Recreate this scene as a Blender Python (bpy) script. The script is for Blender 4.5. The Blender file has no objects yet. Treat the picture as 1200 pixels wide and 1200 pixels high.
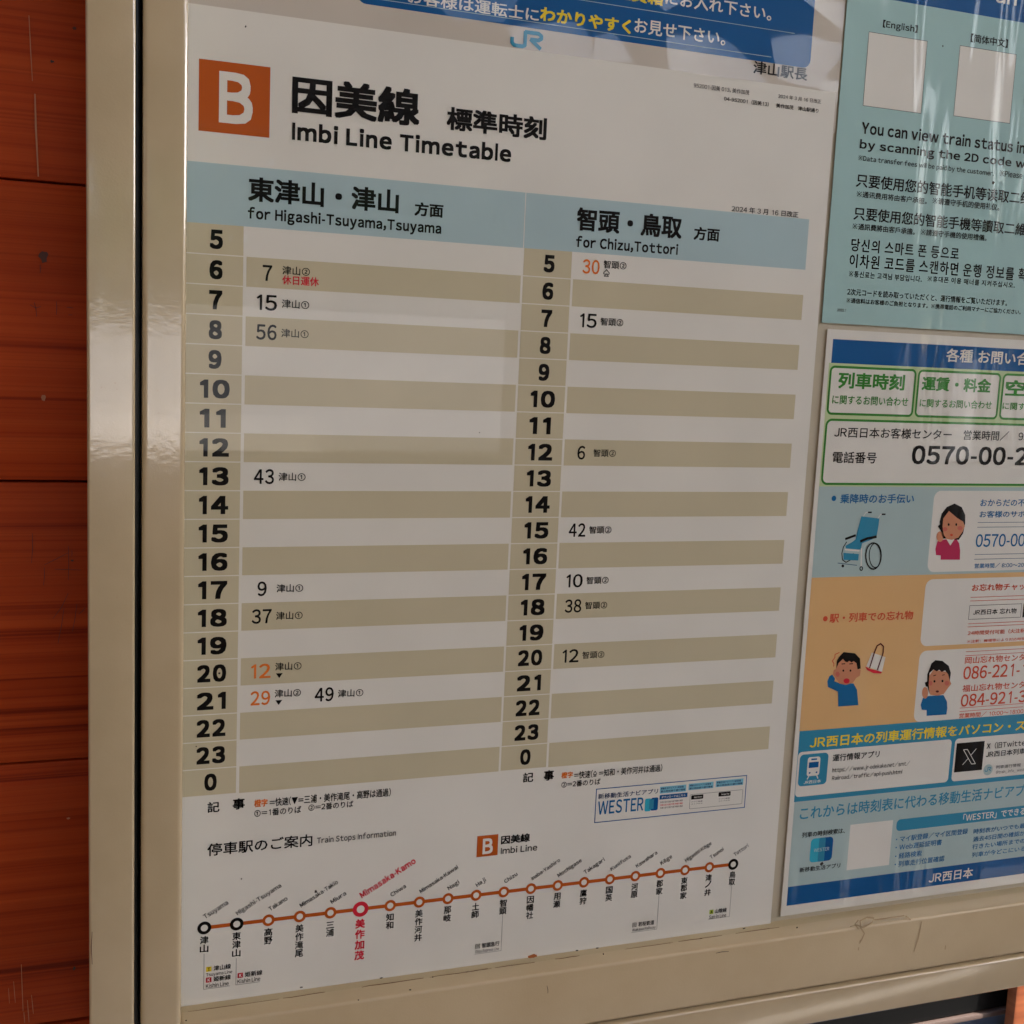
import bpy, bmesh, math, random
from mathutils import Matrix, Vector
random.seed(7)
scene = bpy.context.scene
COL = scene.collection
R_ = math.radians

# ------------------------------------------------------------------ camera
cam = bpy.data.cameras.new("camera")
cam.sensor_width = 36.0
cam.lens = 36.0 * 1379.5 / 1200.0
cam.clip_start = 0.02
cam.clip_end = 400.0
cam_o = bpy.data.objects.new("camera", cam)
COL.objects.link(cam_o)
cam_o.matrix_world = Matrix(((0.940415, 0.003713, -0.340008, -0.084458), (-0.337046, 0.142306, -0.930671, -0.687747), (0.04493, 0.989816, 0.135079, 1.637655), (0.0, 0.0, 0.0, 1.0)))
scene.camera = cam_o

# ------------------------------------------------------------------ sky and sun
to_sun = Vector((0.75, -0.35, 0.62)).normalized()
world = bpy.data.worlds.new("World")
scene.world = world
world.use_nodes = True
wn = world.node_tree
sky = wn.nodes.new("ShaderNodeTexSky")
sky.sky_type = 'NISHITA'
sky.sun_disc = False
sky.air_density = 0.8
sky.dust_density = 2.0
sky.ozone_density = 0.9
sky.sun_elevation = math.asin(to_sun.z)
sky.sun_rotation = math.atan2(to_sun.x, to_sun.y)
wn.links.new(sky.outputs[0], wn.nodes["Background"].inputs[0])
wn.nodes["Background"].inputs[1].default_value = 0.15
sun = bpy.data.lights.new("sun", 'SUN')
sun.energy = 3.0
sun.angle = R_(0.5)
sun.color = (1.0, 0.95, 0.88)
sun_o = bpy.data.objects.new("sun", sun)
COL.objects.link(sun_o)
sun_o.rotation_euler = (-to_sun).to_track_quat('-Z', 'Y').to_euler()
scene.view_settings.view_transform = 'Standard'
scene.view_settings.look = 'None'
scene.view_settings.gamma = 1.0
scene.view_settings.exposure = 2.3

# ------------------------------------------------------------------ materials
def s2l(c):
    return tuple((v / 12.92 if v <= 0.04045 else ((v + 0.055) / 1.055) ** 2.4) for v in (x / 255.0 for x in c))

def mat(name, rgb, rough=0.5, lin=True, coat=0.0, spec=0.5, metal=0.0):
    m = bpy.data.materials.new(name)
    m.use_nodes = True
    b = m.node_tree.nodes["Principled BSDF"]
    c = rgb if lin else s2l(rgb)
    b.inputs["Base Color"].default_value = (*c, 1)
    b.inputs["Roughness"].default_value = rough
    b.inputs["Metallic"].default_value = metal
    b.inputs["Coat Weight"].default_value = coat
    b.inputs["Coat Roughness"].default_value = 0.04
    b.inputs["Specular IOR Level"].default_value = spec
    return m

def nd(m, kind, **kw):
    n = m.node_tree.nodes.new(kind)
    for k, v in kw.items():
        if k in n.inputs.keys():
            n.inputs[k].default_value = v
        else:
            setattr(n, k, v)
    return n

def coords(m, scale=(1, 1, 1), rot=(0, 0, 0), obj=False):
    t = nd(m, "ShaderNodeTexCoord") if obj else nd(m, "ShaderNodeNewGeometry")
    mp = nd(m, "ShaderNodeMapping")
    mp.inputs["Scale"].default_value = scale
    mp.inputs["Rotation"].default_value = rot
    m.node_tree.links.new(t.outputs["Object" if obj else "Position"], mp.inputs["Vector"])
    return mp.outputs[0]

def mottle(m, a, b, scale, lo=0.35, hi=0.65, vec=None, detail=4):
    """colour of the material wanders between a and b"""
    L = m.node_tree.links
    n = nd(m, "ShaderNodeTexNoise", Scale=scale, Detail=detail)
    L.new(vec if vec else coords(m), n.inputs["Vector"])
    r = nd(m, "ShaderNodeValToRGB")
    r.color_ramp.elements[0].position = lo
    r.color_ramp.elements[0].color = (*a, 1)
    r.color_ramp.elements[1].position = hi
    r.color_ramp.elements[1].color = (*b, 1)
    L.new(n.outputs["Fac"], r.inputs[0])
    L.new(r.outputs[0], m.node_tree.nodes["Principled BSDF"].inputs["Base Color"])
    return r

def bump(m, scale, strength, dist=0.001, vec=None, detail=2, target="Normal"):
    L = m.node_tree.links
    n = nd(m, "ShaderNodeTexNoise", Scale=scale, Detail=detail)
    L.new(vec if vec else coords(m), n.inputs["Vector"])
    bp = nd(m, "ShaderNodeBump", Strength=strength, Distance=dist)
    L.new(n.outputs["Fac"], bp.inputs["Height"])
    L.new(bp.outputs[0], m.node_tree.nodes["Principled BSDF"].inputs[target])
    return bp

INKS = {  # printing inks and paper, as albedo
    'paper': (0.775, 0.722, 0.665), 'ink': (0.005, 0.004, 0.004), 'grey_ink': (0.10, 0.09, 0.09),
    'stripe': (0.59, 0.505, 0.355), 'header': (0.43, 0.545, 0.575), 'orange': (0.49, 0.093, 0.012),
    'orange_ink': (0.80, 0.19, 0.03), 'red': (0.66, 0.022, 0.045), 'vermilion': (0.66, 0.09, 0.04),
    'blue': (0.003, 0.092, 0.285), 'midblue': (0.008, 0.13, 0.32), 'navy': (0.02, 0.04, 0.12), 'light_cyan': (0.22, 0.52, 0.66),
    'teal': (0.035, 0.25, 0.40), 'cyan': (0.04, 0.42, 0.58), 'pale_blue': (0.43, 0.53, 0.53),
    'pale_green': (0.55, 0.64, 0.36), 'green': (0.045, 0.24, 0.035), 'peach': (0.76, 0.45, 0.20),
    'yellow': (0.85, 0.62, 0.04), 'lime': (0.45, 0.55, 0.06), 'slate': (0.10, 0.17, 0.24),
    'magenta': (0.52, 0.03, 0.10), 'skin': (0.62, 0.25, 0.14), 'blush': (0.60, 0.15, 0.11), 'maroon': (0.10, 0.012, 0.012),
    'sky_sheet': (0.39, 0.565, 0.56), 'notice_sheet': (0.60, 0.52, 0.45),
}
def film(m, kind):
    """clear film over the print: 'plain' nearly flat, 'pouch' creased laminate, 'ripple' upright ripples"""
    b = m.node_tree.nodes["Principled BSDF"]
    if kind == 'plain':
        b.inputs["Roughness"].default_value = 0.45
        return m
    L = m.node_tree.links
    b.inputs["Coat Weight"].default_value = 0.6
    b.inputs["Coat Roughness"].default_value = 0.06
    if kind == 'pouch':
        v = nd(m, "ShaderNodeTexVoronoi", Scale=14.0)
        v.feature = 'F1'
        L.new(coords(m, (1, 1, 1.3), (0, 0.6, 0)), v.inputs["Vector"])
        n = nd(m, "ShaderNodeTexNoise", Scale=9.0, Detail=1.5)
        L.new(coords(m, (1, 1, 1)), n.inputs["Vector"])
        mx = nd(m, "ShaderNodeMath", operation='ADD')
        L.new(v.outputs["Distance"], mx.inputs[0])
        L.new(n.outputs["Fac"], mx.inputs[1])
        bp = nd(m, "ShaderNodeBump", Strength=0.4, Distance=0.016)
        L.new(mx.outputs[0], bp.inputs["Height"])
    else:
        n = nd(m, "ShaderNodeTexNoise", Scale=1.0, Detail=2.0)
        L.new(coords(m, (26, 1, 4)), n.inputs["Vector"])
        bp = nd(m, "ShaderNodeBump", Strength=0.5, Distance=0.010)
        L.new(n.outputs["Fac"], bp.inputs["Height"])
    L.new(bp.outputs[0], b.inputs["Coat Normal"])
    return m

_mats = {}
def ink(name, kind):
    k = (name, kind)
    if k not in _mats:
        c = INKS[name]
        _mats[k] = film(mat("%s_on_%s" % (name, kind), INKS[name], 0.55, spec=0.1), kind)
        if name in ('paper', 'stripe', 'header', 'notice_sheet', 'sky_sheet', 'peach', 'pale_blue'):
            mottle(_mats[k], tuple(v * 0.955 for v in c), tuple(min(v * 1.03, 0.85) for v in c), 16, 0.3, 0.7, None, 9)
    return _mats[k]

cream = mat("cream_enamel", (0.56, 0.475, 0.335), 0.20, coat=1.0)
cream.node_tree.nodes['Principled BSDF'].inputs['Coat IOR'].default_value = 1.85
cream.node_tree.nodes['Principled BSDF'].inputs['Coat Roughness'].default_value = 0.085
mottle(cream, (0.49, 0.39, 0.235), (0.52, 0.415, 0.255), 30)
bump(cream, 900, 0.10, 0.0006)
bump(cream, 230, 0.10, 0.0006, target='Coat Normal')
cream_old = mat("cream_enamel_inner", (0.60, 0.50, 0.34), 0.3)
mottle(cream_old, (0.49, 0.38, 0.225), (0.54, 0.43, 0.265), 22, 0.3, 0.7)
bump(cream_old, 700, 0.12, 0.0006)
gap_dark = mat("gap_shade_black", (0.018, 0.020, 0.016), 0.35)  # darkness of the deep groove put in as a black strip
backing = mat("beige_backing", (0.50, 0.41, 0.30), 0.5)
mottle(backing, (0.52, 0.44, 0.33), (0.57, 0.48, 0.36), 40)
brown_dirt = mat("brown_dirt", (0.16, 0.07, 0.025), 0.7)
pale_stain = mat("tea_stain", (0.40, 0.29, 0.16), 0.5)
dark_speck = mat("dark_speck", (0.03, 0.022, 0.015), 0.7)
pencil = mat("pencil_mark", (0.07, 0.015, 0.006), 0.6)
scratch = mat("bare_scratch", (0.42, 0.17, 0.07), 0.6)

def wood(name, dark, mid, light, rough=0.38, z_scale=95):
    m = mat(name, mid, rough)
    L = m.node_tree.links
    b = m.node_tree.nodes["Principled BSDF"]
    info = nd(m, "ShaderNodeObjectInfo")
    tc = nd(m, "ShaderNodeTexCoord")
    add = nd(m, "ShaderNodeVectorMath", operation='MULTIPLY_ADD')
    add.inputs[1].default_value = (1, 1, 1)
    comb = nd(m, "ShaderNodeCombineXYZ")
    mul = nd(m, "ShaderNodeMath", operation='MULTIPLY')
    mul.inputs[1].default_value = 7.3
    L.new(info.outputs["Random"], mul.inputs[0])
    for i in range(3):
        L.new(mul.outputs[0], comb.inputs[i])
    L.new(tc.outputs["Object"], add.inputs[0])
    L.new(comb.outputs[0], add.inputs[2])
    mp = nd(m, "ShaderNodeMapping")
    mp.inputs["Scale"].default_value = (0.9, 4, z_scale)
    L.new(add.outputs[0], mp.inputs["Vector"])
    n1 = nd(m, "ShaderNodeTexNoise", Scale=1.0, Detail=3.0, Roughness=0.55, Distortion=0.35)
    L.new(mp.outputs[0], n1.inputs["Vector"])
    r1 = nd(m, "ShaderNodeValToRGB")
    e = r1.color_ramp.elements
    e[0].position = 0.30; e[0].color = (*dark, 1)
    e[1].position = 0.40; e[1].color = (*mid, 1)
    e.new(0.66).color = (*light, 1)
    L.new(n1.outputs["Fac"], r1.inputs[0])
    mp2 = nd(m, "ShaderNodeMapping")
    mp2.inputs["Scale"].default_value = (3, 4, 9)
    L.new(add.outputs[0], mp2.inputs["Vector"])
    n2 = nd(m, "ShaderNodeTexNoise", Scale=1.0, Detail=4.0)
    L.new(mp2.outputs[0], n2.inputs["Vector"])
    mx = nd(m, "ShaderNodeMix", data_type='RGBA', blend_type='MULTIPLY')
    r2 = nd(m, "ShaderNodeValToRGB")
    r2.color_ramp.elements[0].position = 0.3; r2.color_ramp.elements[0].color = (0.72, 0.66, 0.6, 1)
    r2.color_ramp.elements[1].position = 0.7; r2.color_ramp.elements[1].color = (1.15, 1.12, 1.1, 1)
    L.new(n2.outputs["Fac"], r2.inputs[0])
    mx.inputs[0].default_value = 1.0
    mp3 = nd(m, "ShaderNodeMapping")
    mp3.inputs["Scale"].default_value = (2.2, 4, z_scale * 5)
    L.new(add.outputs[0], mp3.inputs["Vector"])
    n3 = nd(m, "ShaderNodeTexNoise", Scale=1.0, Detail=2.0, Distortion=0.2)
    L.new(mp3.outputs[0], n3.inputs["Vector"])
    r3 = nd(m, "ShaderNodeValToRGB")
    r3.color_ramp.elements[0].position = 0.33; r3.color_ramp.elements[0].color = (0.84, 0.79, 0.78, 1)
    r3.color_ramp.elements[1].position = 0.52; r3.color_ramp.elements[1].color = (1.05, 1.05, 1.05, 1)
    L.new(n3.outputs["Fac"], r3.inputs[0])
    mx3 = nd(m, "ShaderNodeMix", data_type='RGBA', blend_type='MULTIPLY')
    mx3.inputs[0].default_value = 1.0
    L.new(r1.outputs[0], mx.inputs[6])
    L.new(r2.outputs[0], mx.inputs[7])
    L.new(mx.outputs[2], mx3.inputs[6])
    L.new(r3.outputs[0], mx3.inputs[7])
    L.new(mx3.outputs[2], b.inputs["Base Color"])
    bp = nd(m, "ShaderNodeBump", Strength=0.35, Distance=0.0012)
    L.new(n1.outputs["Fac"], bp.inputs["Height"])
    L.new(bp.outputs[0], b.inputs["Normal"])
    return m

cedar = wood("red_stained_cedar", (0.19, 0.018, 0.002), (0.36, 0.045, 0.006), (0.43, 0.064, 0.010), 0.5, 150)
cedar.node_tree.nodes["Principled BSDF"].inputs["Specular IOR Level"].default_value = 0.12
cedar_post = wood("orange_cedar_post", (0.28, 0.07, 0.02), (0.42, 0.12, 0.04), (0.52, 0.17, 0.06), 0.6, 20)
old_wood = wood("weathered_shelter_wood", (0.05, 0.035, 0.022), (0.12, 0.08, 0.05), (0.17, 0.12, 0.08), 0.7, 30)

glass = bpy.data.materials.new("window_glass")
glass.use_nodes = True
_t = glass.node_tree
_t.nodes.clear()
_o = _t.nodes.new("ShaderNodeOutputMaterial")
_m = _t.nodes.new("ShaderNodeMixShader")
_a = _t.nodes.new("ShaderNodeBsdfTransparent")
_a.inputs[0].default_value = (0.975, 0.985, 0.975, 1)
_g = _t.nodes.new("ShaderNodeBsdfGlossy")
_g.inputs["Roughness"].default_value = 0.006
_f = _t.nodes.new("ShaderNodeFresnel")
_f.inputs[0].default_value = 1.5
_bk = _t.nodes.new("ShaderNodeNewGeometry")      # reflect at the outer face only; the strength stands for both faces
_inv = _t.nodes.new("ShaderNodeMath"); _inv.operation = 'SUBTRACT'; _inv.inputs[0].default_value = 0.62
_mu = _t.nodes.new("ShaderNodeMath"); _mu.operation = 'MULTIPLY'; _mu.use_clamp = True
_sc = _t.nodes.new("ShaderNodeMath"); _sc.operation = 'MULTIPLY'; _sc.inputs[1].default_value = 0.62
_t.links.new(_bk.outputs["Backfacing"], _sc.inputs[0])
_t.links.new(_sc.outputs[0], _inv.inputs[1])
_t.links.new(_inv.outputs[0], _mu.inputs[0])
_t.links.new(_f.outputs[0], _mu.inputs[1])
_t.links.new(_mu.outputs[0], _m.inputs[0])
_t.links.new(_a.outputs[0], _m.inputs[1])
_t.links.new(_g.outputs[0], _m.inputs[2])
_t.links.new(_m.outputs[0], _o.inputs[0])

# ------------------------------------------------------------------ mesh helpers
def link(name, me, m, parent=None, kind=None):
    o = bpy.data.objects.new(name, me)
    COL.objects.link(o)
    if m is not None and not me.materials:
        me.materials.append(m)
    if parent is not None:
        o.parent = parent
    if kind:
        o["kind"] = kind
    return o

def empty(name, loc, label, cat, group=None):
    o = bpy.data.objects.new(name, None)
    o.location = loc
    o.empty_display_size = 0.05
    COL.objects.link(o)
    o["label"] = label
    o["category"] = cat
    if group:
        o["group"] = group
    return o

def tag(o, label, cat, group=None):
    o["label"] = label
    o["category"] = cat
    if group:
        o["group"] = group
    return o

def box(name, x0, x1, y0, y1, z0, z1, m, parent=None, bev=0.0, seg=2, kind=None, jitter=0.0):
    bm = bmesh.new()
    bmesh.ops.create_cube(bm, size=1.0)
    c = Vector(((x0 + x1) / 2, (y0 + y1) / 2, (z0 + z1) / 2))
    for v in bm.verts:
        v.co = Vector((v.co.x * (x1 - x0), v.co.y * (y1 - y0), v.co.z * (z1 - z0)))
        if jitter:
            v.co += Vector((0, random.uniform(-jitter, jitter), random.uniform(-jitter, jitter) * 0.5))
    if bev:
        bmesh.ops.bevel(bm, geom=list(bm.edges), offset=bev, segments=seg, profile=0.6, affect='EDGES')
    me = bpy.data.meshes.new(name)
    bm.to_mesh(me)
    bm.free()
    o = link(name, me, m, parent, kind)
    if parent is not None:
        o.location = c - parent.location
    else:
        o.location = c
    if bev:
        for p in me.polygons:
            p.use_smooth = True
        try:
            me.set_sharp_from_angle(angle=R_(40))
        except Exception:
            pass
    return o

# ------------------------------------------------------------------ setting behind and around
concrete = mat("platform_concrete", (0.40, 0.37, 0.33), 0.85)
mottle(concrete, (0.33, 0.31, 0.28), (0.44, 0.41, 0.37), 3)
grassy = mat("grassy_ground", (0.12, 0.15, 0.05), 0.9)
mottle(grassy, (0.10, 0.13, 0.04), (0.30, 0.26, 0.17), 0.8)
def sheet(name, x0, x1, y0, y1, z, m):
    me = bpy.data.meshes.new(name)
    me.from_pydata([(x0, y0, z), (x1, y0, z), (x1, y1, z), (x0, y1, z)], [], [(0, 1, 2, 3)])
    return link(name, me, m, None, 'structure')
sheet("ground", -150, 150, -150, 150, -0.6, grassy)
box("platform", -9, 14, -2.95, 0.4, -0.6, 0.0, concrete, kind='structure')
roof_wood = old_wood
white_paint = mat("white_sill_paint", (0.78, 0.74, 0.68), 0.6)
ceiling_board = mat("cream_ceiling_board", (0.72, 0.64, 0.52), 0.7)  # pale so the unseen ceiling bounces light onto the board
shelter = empty("waiting_shelter", (0, 0, 0), "unseen wooden waiting shelter around the notice board, shaped for its light and reflections", "shelter")  # out of view; built to shape the board's light and reflections
box("roof", -3.2, 2.75, -1.90, 0.35, 3.15, 3.25, ceiling_board, shelter)
box("blocker_fascia", -3.0, 2.6, -2.30, -2.20, 2.13, 2.72, roof_wood, shelter, 0.006)  # unseen band added to cut off the upper reflections in the glass
box("blocker_fascia", -3.0, 0.35, -2.30, -2.20, 2.723, 3.30, roof_wood, shelter, 0.006)  # extra blocker, so sky light comes in from the right half
box("low_wall", -3.0, 0.95, -2.28, -2.16, 0.0, 1.37, roof_wood, shelter)
sill = box("sill", -3.0, 0.45, -2.46, -2.12, 1.395, 1.412, white_paint, shelter, 0.004)
sill.rotation_euler = (R_(-11), 0, 0)
box("low_wall", 2.305, 2.495, -2.28, -2.16, 0.0, 1.37, roof_wood, shelter)  # added strip, keeps a bright gap out of the glass reflection
box("wall_panel", 0.955, 2.30, -2.29, -2.15, 0.0, 2.127, roof_wood, shelter)
box("blocker_wall", 2.62, 2.70, -1.95, -0.02, 0.0, 2.02, roof_wood, shelter)  # out of view; added to keep direct sun off the board
box("blocker_wall", 2.62, 2.70, -1.95, -0.02, 2.58, 3.147, roof_wood, shelter)  # upper part of the added sun blocker
box("blocker_wall", -0.74, -0.66, -2.15, -0.02, 0.0, 3.147, roof_wood, shelter)  # added blocker, darkens the left side of the board
box("post", 2.50, 2.61, -2.27, -2.17, 0.0, 2.128, roof_wood, shelter, 0.005)
box("post", 2.50, 2.61, -1.89, -1.79, 0.0, 3.148, roof_wood, shelter, 0.005)
box("post", -3.1, -2.99, -1.89, -1.79, 0.0, 3.148, roof_wood, shelter, 0.005)

gravel = mat("reflector_gravel", (0.45, 0.43, 0.40), 0.9)
mottle(gravel, (0.36, 0.34, 0.31), (0.50, 0.48, 0.45), 2.0, 0.3, 0.7)
bk = bpy.data.meshes.new("reflector_bank")
bk.from_pydata([(-9, -3.0, 1.28), (9, -3.0, 1.28), (9, -13, 2.0), (-9, -13, 2.0), (-9, -3.0, -0.59), (9, -3.0, -0.59), (9, -13, -0.59), (-9, -13, -0.59)], [], [(0, 3, 2, 1), (4, 0, 1, 5), (5, 1, 2, 6), (6, 2, 3, 7), (7, 3, 0, 4)])
link("reflector_bank", bk, gravel, None, 'structure')  # unseen slope added as a bright band for frame and glass to reflect
leafy = mat("sunlit_leaves", (0.10, 0.16, 0.03), 0.6)
mottle(leafy, (0.05, 0.09, 0.02), (0.16, 0.22, 0.05), 1.3)
bark = mat("bark", (0.10, 0.07, 0.05), 0.9)
def leaf_crown(seed, rx, rz, n=2600):
    rnd = random.Random(seed)
    vs, fs = [], []
    blobs = [(Vector((rnd.uniform(-rx, rx) * .6, rnd.uniform(-rx, rx) * .6, rnd.uniform(-rz, rz) * .65)), rnd.uniform(.35, .6) * rx) for _ in range(11)]
    for _ in range(n):
        c, r = rnd.choice(blobs)
        d = Vector((rnd.gauss(0, 1), rnd.gauss(0, 1), rnd.gauss(0, 1))).normalized()
        p = c + d * r * rnd.uniform(.6, 1.05)
        u = Vector((rnd.gauss(0, 1), rnd.gauss(0, 1), rnd.gauss(0, 1))).normalized()
        w = d.cross(u).normalized()
        u = w.cross(d + u * .6).normalized()
        s = rnd.uniform(.10, .22)
        k = len(vs)
        vs += [p - u * s, p + w * s * .6, p + u * s, p - w * s * .6]
        fs.append((k, k + 1, k + 2, k + 3))
    me = bpy.data.meshes.new("crown")
    me.from_pydata([tuple(v) for v in vs], [], fs)
    me.materials.append(leafy)
    return me
crowns = [leaf_crown(s, 1.9, 1.9) for s in (1, 2)]
tm = bpy.data.meshes.new("trunk")
_b = bmesh.new()
bmesh.ops.create_cone(_b, cap_ends=True, segments=10, radius1=.22, radius2=.09, depth=3.0)
_b.to_mesh(tm)
_b.free()
tm.materials.append(bark)
TREE_WORDS = ["leftmost leafy tree of the row", "second leafy tree from the left", "third leafy tree from the left", "leafy tree in the middle of the row, the smallest one", "fifth leafy tree from the left", "second leafy tree from the right end", "rightmost leafy tree of the row"]
for i, (x, y, s) in enumerate([(-9, -19, 1.9), (-4.2, -18.5, 1.8), (0.2, -19.5, 1.95), (4.4, -18, 1.7), (8.8, -19, 2.0), (13.4, -18.5, 1.8), (18, -20, 1.9)]):
    t = empty("broadleaf_tree", (x, y, -0.6 + 0.0), TREE_WORDS[i] + " across the track", "tree", "trees across the track")
    a = link("trunk", tm, None, t)
    a.location = (0, 0, 1.5 * s)
    a.scale = (s, s, s)
    c = link("crown", crowns[i % 2], None, t)
    c.location = (0, 0, 2.1 * s)
    c.scale = (s, s, s)
    c.rotation_euler = (0, 0, i * 1.3)

# ------------------------------------------------------------------ plank wall that carries the board
wall = empty("plank_wall", (0, 0.03, 0), "red stained cedar plank wall behind and left of the notice board", "wall")
WY0, WY1 = 0.020, 0.045
pitch = 0.1640
zs = 1.5535 - pitch * 9
k = 0
while zs < 2.45:
    za, zb = zs + 0.0005, zs + pitch - 0.0005
    if zs + pitch > 0.02:
        za = max(za, 0.0)
        spans = [(-1.6, 2.35)]
        if zb > 0.35 and za < 1.13:
            spans = [(-1.6, 0.10), (1.60, 2.35)]
        for (xa, xb) in spans:
            dy = random.uniform(-0.0006, 0.0006)
            box("plank", xa, xb, WY0 + dy, WY1, za, zb, cedar, wall, 0.0016, 2)
    zs += pitch
    k += 1
box("wall_core", -1.6, 0.085, 0.047, 0.10, 0.0, 2.45, old_wood, wall)
box("wall_core", 1.615, 2.35, 0.047, 0.10, 0.0, 2.45, old_wood, wall)
box("wall_core", 0.087, 1.613, 0.047, 0.10, 1.165, 2.45, old_wood, wall)

# marks on the planks: scratches, pencil strokes, knots
def mark(name, pts, w, y, m, parent):
    """thin worn mark lying on a face that looks towards -Y, pts in mm"""
    vs, fs = [], []
    n = len(pts)
    for i, (x, z) in enumerate(pts):
        a = pts[max(i - 1, 0)]
        b = pts[min(i + 1, n - 1)]
        d = Vector((b[0] - a[0], b[1] - a[1]))
        d = d.normalized() if d.length else Vector((1, 0))
        ww = w * (0.35 + 0.65 * math.sin(math.pi * (i + .5) / n))
        vs += [((x - d.y * ww / 2) / 1000, y, (z + d.x * ww / 2) / 1000), ((x + d.y * ww / 2) / 1000, y, (z - d.x * ww / 2) / 1000)]
        if i:
            fs.append((2 * i - 2, 2 * i - 1, 2 * i + 1, 2 * i))
    me = bpy.data.meshes.new(name)
    me.from_pydata([(v[0] - parent.location.x, v[1] - parent.location.y, v[2] - parent.location.z) for v in vs], [], fs)
    return link(name, me, m, parent)

def blot(name, x, z, rx, rz, y, m, parent, seed=0, n=14):
    rnd = random.Random(seed)
    pts = []
    for i in range(n):
        a = 2 * math.pi * i / n
        r = rnd.uniform(.65, 1.15)
        pts.append(((x + rx * r * math.cos(a)) / 1000 - parent.location.x, y - parent.location.y, (z + rz * r * math.sin(a)) / 1000 - parent.location.z))
    me = bpy.data.meshes.new(name)
    me.from_pydata(pts, [], [tuple(range(n))])
    return link(name, me, m, parent)

mark('scratch', [(-112.2, 1802.9), (-111.5, 1784.7), (-110.8, 1769.4)], 0.5, 0.0186, scratch, wall)
mark('scratch', [(-109.6, 1763.0), (-109.3, 1745.3), (-108.3, 1719.9)], 1.0, 0.0186, scratch, wall)
mark('scratch', [(-121.6, 1266.5), (-121.3, 1251.7), (-120.9, 1236.7)], 0.4, 0.0186, scratch, wall)
mark('scratch', [(-125.9, 1256.4), (-125.5, 1249.6), (-125.1, 1242.8)], 0.3, 0.0186, scratch, wall)
mark('scratch', [(-116.2, 1246.3), (-115.7, 1240.2), (-115.3, 1234.2)], 0.35, 0.0186, scratch, wall)
mark('scratch', [(-118.5, 1243.4), (-118.1, 1236.3), (-117.7, 1229.1)], 0.4, 0.0186, scratch, wall)
mark('scratch', [(-128.7, 1252.5), (-128.5, 1247.6), (-128.3, 1242.8)], 0.25, 0.0186, scratch, wall)
mark('scratch', [(-120.5, 1236.1), (-120.3, 1232.5), (-120.1, 1229.0)], 0.4, 0.0186, scratch, wall)
blot('knot', -106.0, 1677.4, 2.6, 3.4, 0.0186, pencil, wall, 1)
blot('knot', -100.9, 1780.7, 1.0, 0.8, 0.0186, dark_speck, wall, 2)
blot('knot', -89.6, 1799.3, 1.3, 0.9, 0.0186, pencil, wall, 3)
blot('knot', -92.0, 1508.1, 0.9, 0.7, 0.0186, dark_speck, wall, 4)
blot('knot', -92.3, 1259.6, 0.8, 1.2, 0.0186, dark_speck, wall, 5)
blot('knot', -106.7, 1600.5, 1.2, 2.0, 0.0186, scratch, wall, 6)
blot('chip', -95.1, 1354.2, 1.1, 0.7, 0.0186, scratch, wall, 8)
mark('pencil_stroke', [(-113.2, 1651.1), (-110.2, 1649.5), (-107.5, 1650.5)], 0.35, 0.0186, pencil, wall)
mark('pencil_stroke', [(-111.0, 1652.6), (-110.1, 1648.8), (-109.8, 1644.8)], 0.35, 0.0186, pencil, wall)
mark('pencil_stroke', [(-99.6, 1653.7), (-99.4, 1650.0), (-99.7, 1646.3)], 0.35, 0.0186, pencil, wall)
mark('pencil_stroke', [(-94.4, 1650.8), (-92.3, 1650.7), (-90.8, 1650.5)], 0.35, 0.0186, pencil, wall)
mark('pencil_stroke', [(-93.5, 1646.6), (-92.1, 1646.7), (-91.3, 1646.7)], 0.35, 0.0186, pencil, wall)
mark('pencil_stroke', [(-107.8, 1673.1), (-107.6, 1670.8), (-107.8, 1668.5)], 0.35, 0.0186, pencil, wall)
mark('pencil_stroke', [(-113.1, 1524.1), (-113.1, 1515.5), (-113.7, 1507.0)], 0.35, 0.0186, pencil, wall)
mark('pencil_stroke', [(-107.0, 1504.4), (-107.0, 1499.2), (-107.5, 1494.1)], 0.35, 0.0186, pencil, wall)
mark('pencil_stroke', [(-107.0, 1505.9), (-100.6, 1509.2), (-94.3, 1512.6)], 0.35, 0.0186, pencil, wall)
mark('pencil_stroke', [(-94.2, 1516.5), (-94.0, 1506.6), (-94.3, 1496.7)], 0.35, 0.0186, pencil, wall)
mark('pencil_stroke', [(-94.4, 1489.2), (-98.1, 1480.9), (-102.7, 1474.5)], 0.35, 0.0186, pencil, wall)
mark('pencil_stroke', [(-96.7, 1480.8), (-98.1, 1470.4), (-100.1, 1459.9)], 0.35, 0.0186, pencil, wall)
mark('pencil_stroke', [(-89.8, 1482.6), (-90.8, 1474.6), (-92.2, 1466.6)], 0.35, 0.0186, pencil, wall)
mark('pencil_stroke', [(-92.4, 1510.5), (-92.2, 1512.3), (-92.4, 1514.0)], 0.35, 0.0186, pencil, wall)
mark('pencil_stroke', [(-101.6, 1503.3), (-94.3, 1502.9), (-87.5, 1502.5)], 0.35, 0.0186, pencil, wall)
mark('pencil_stroke', [(-88.9, 1476.6), (-86.8, 1478.5), (-85.2, 1480.5)], 0.35, 0.0186, pencil, wall)

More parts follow.
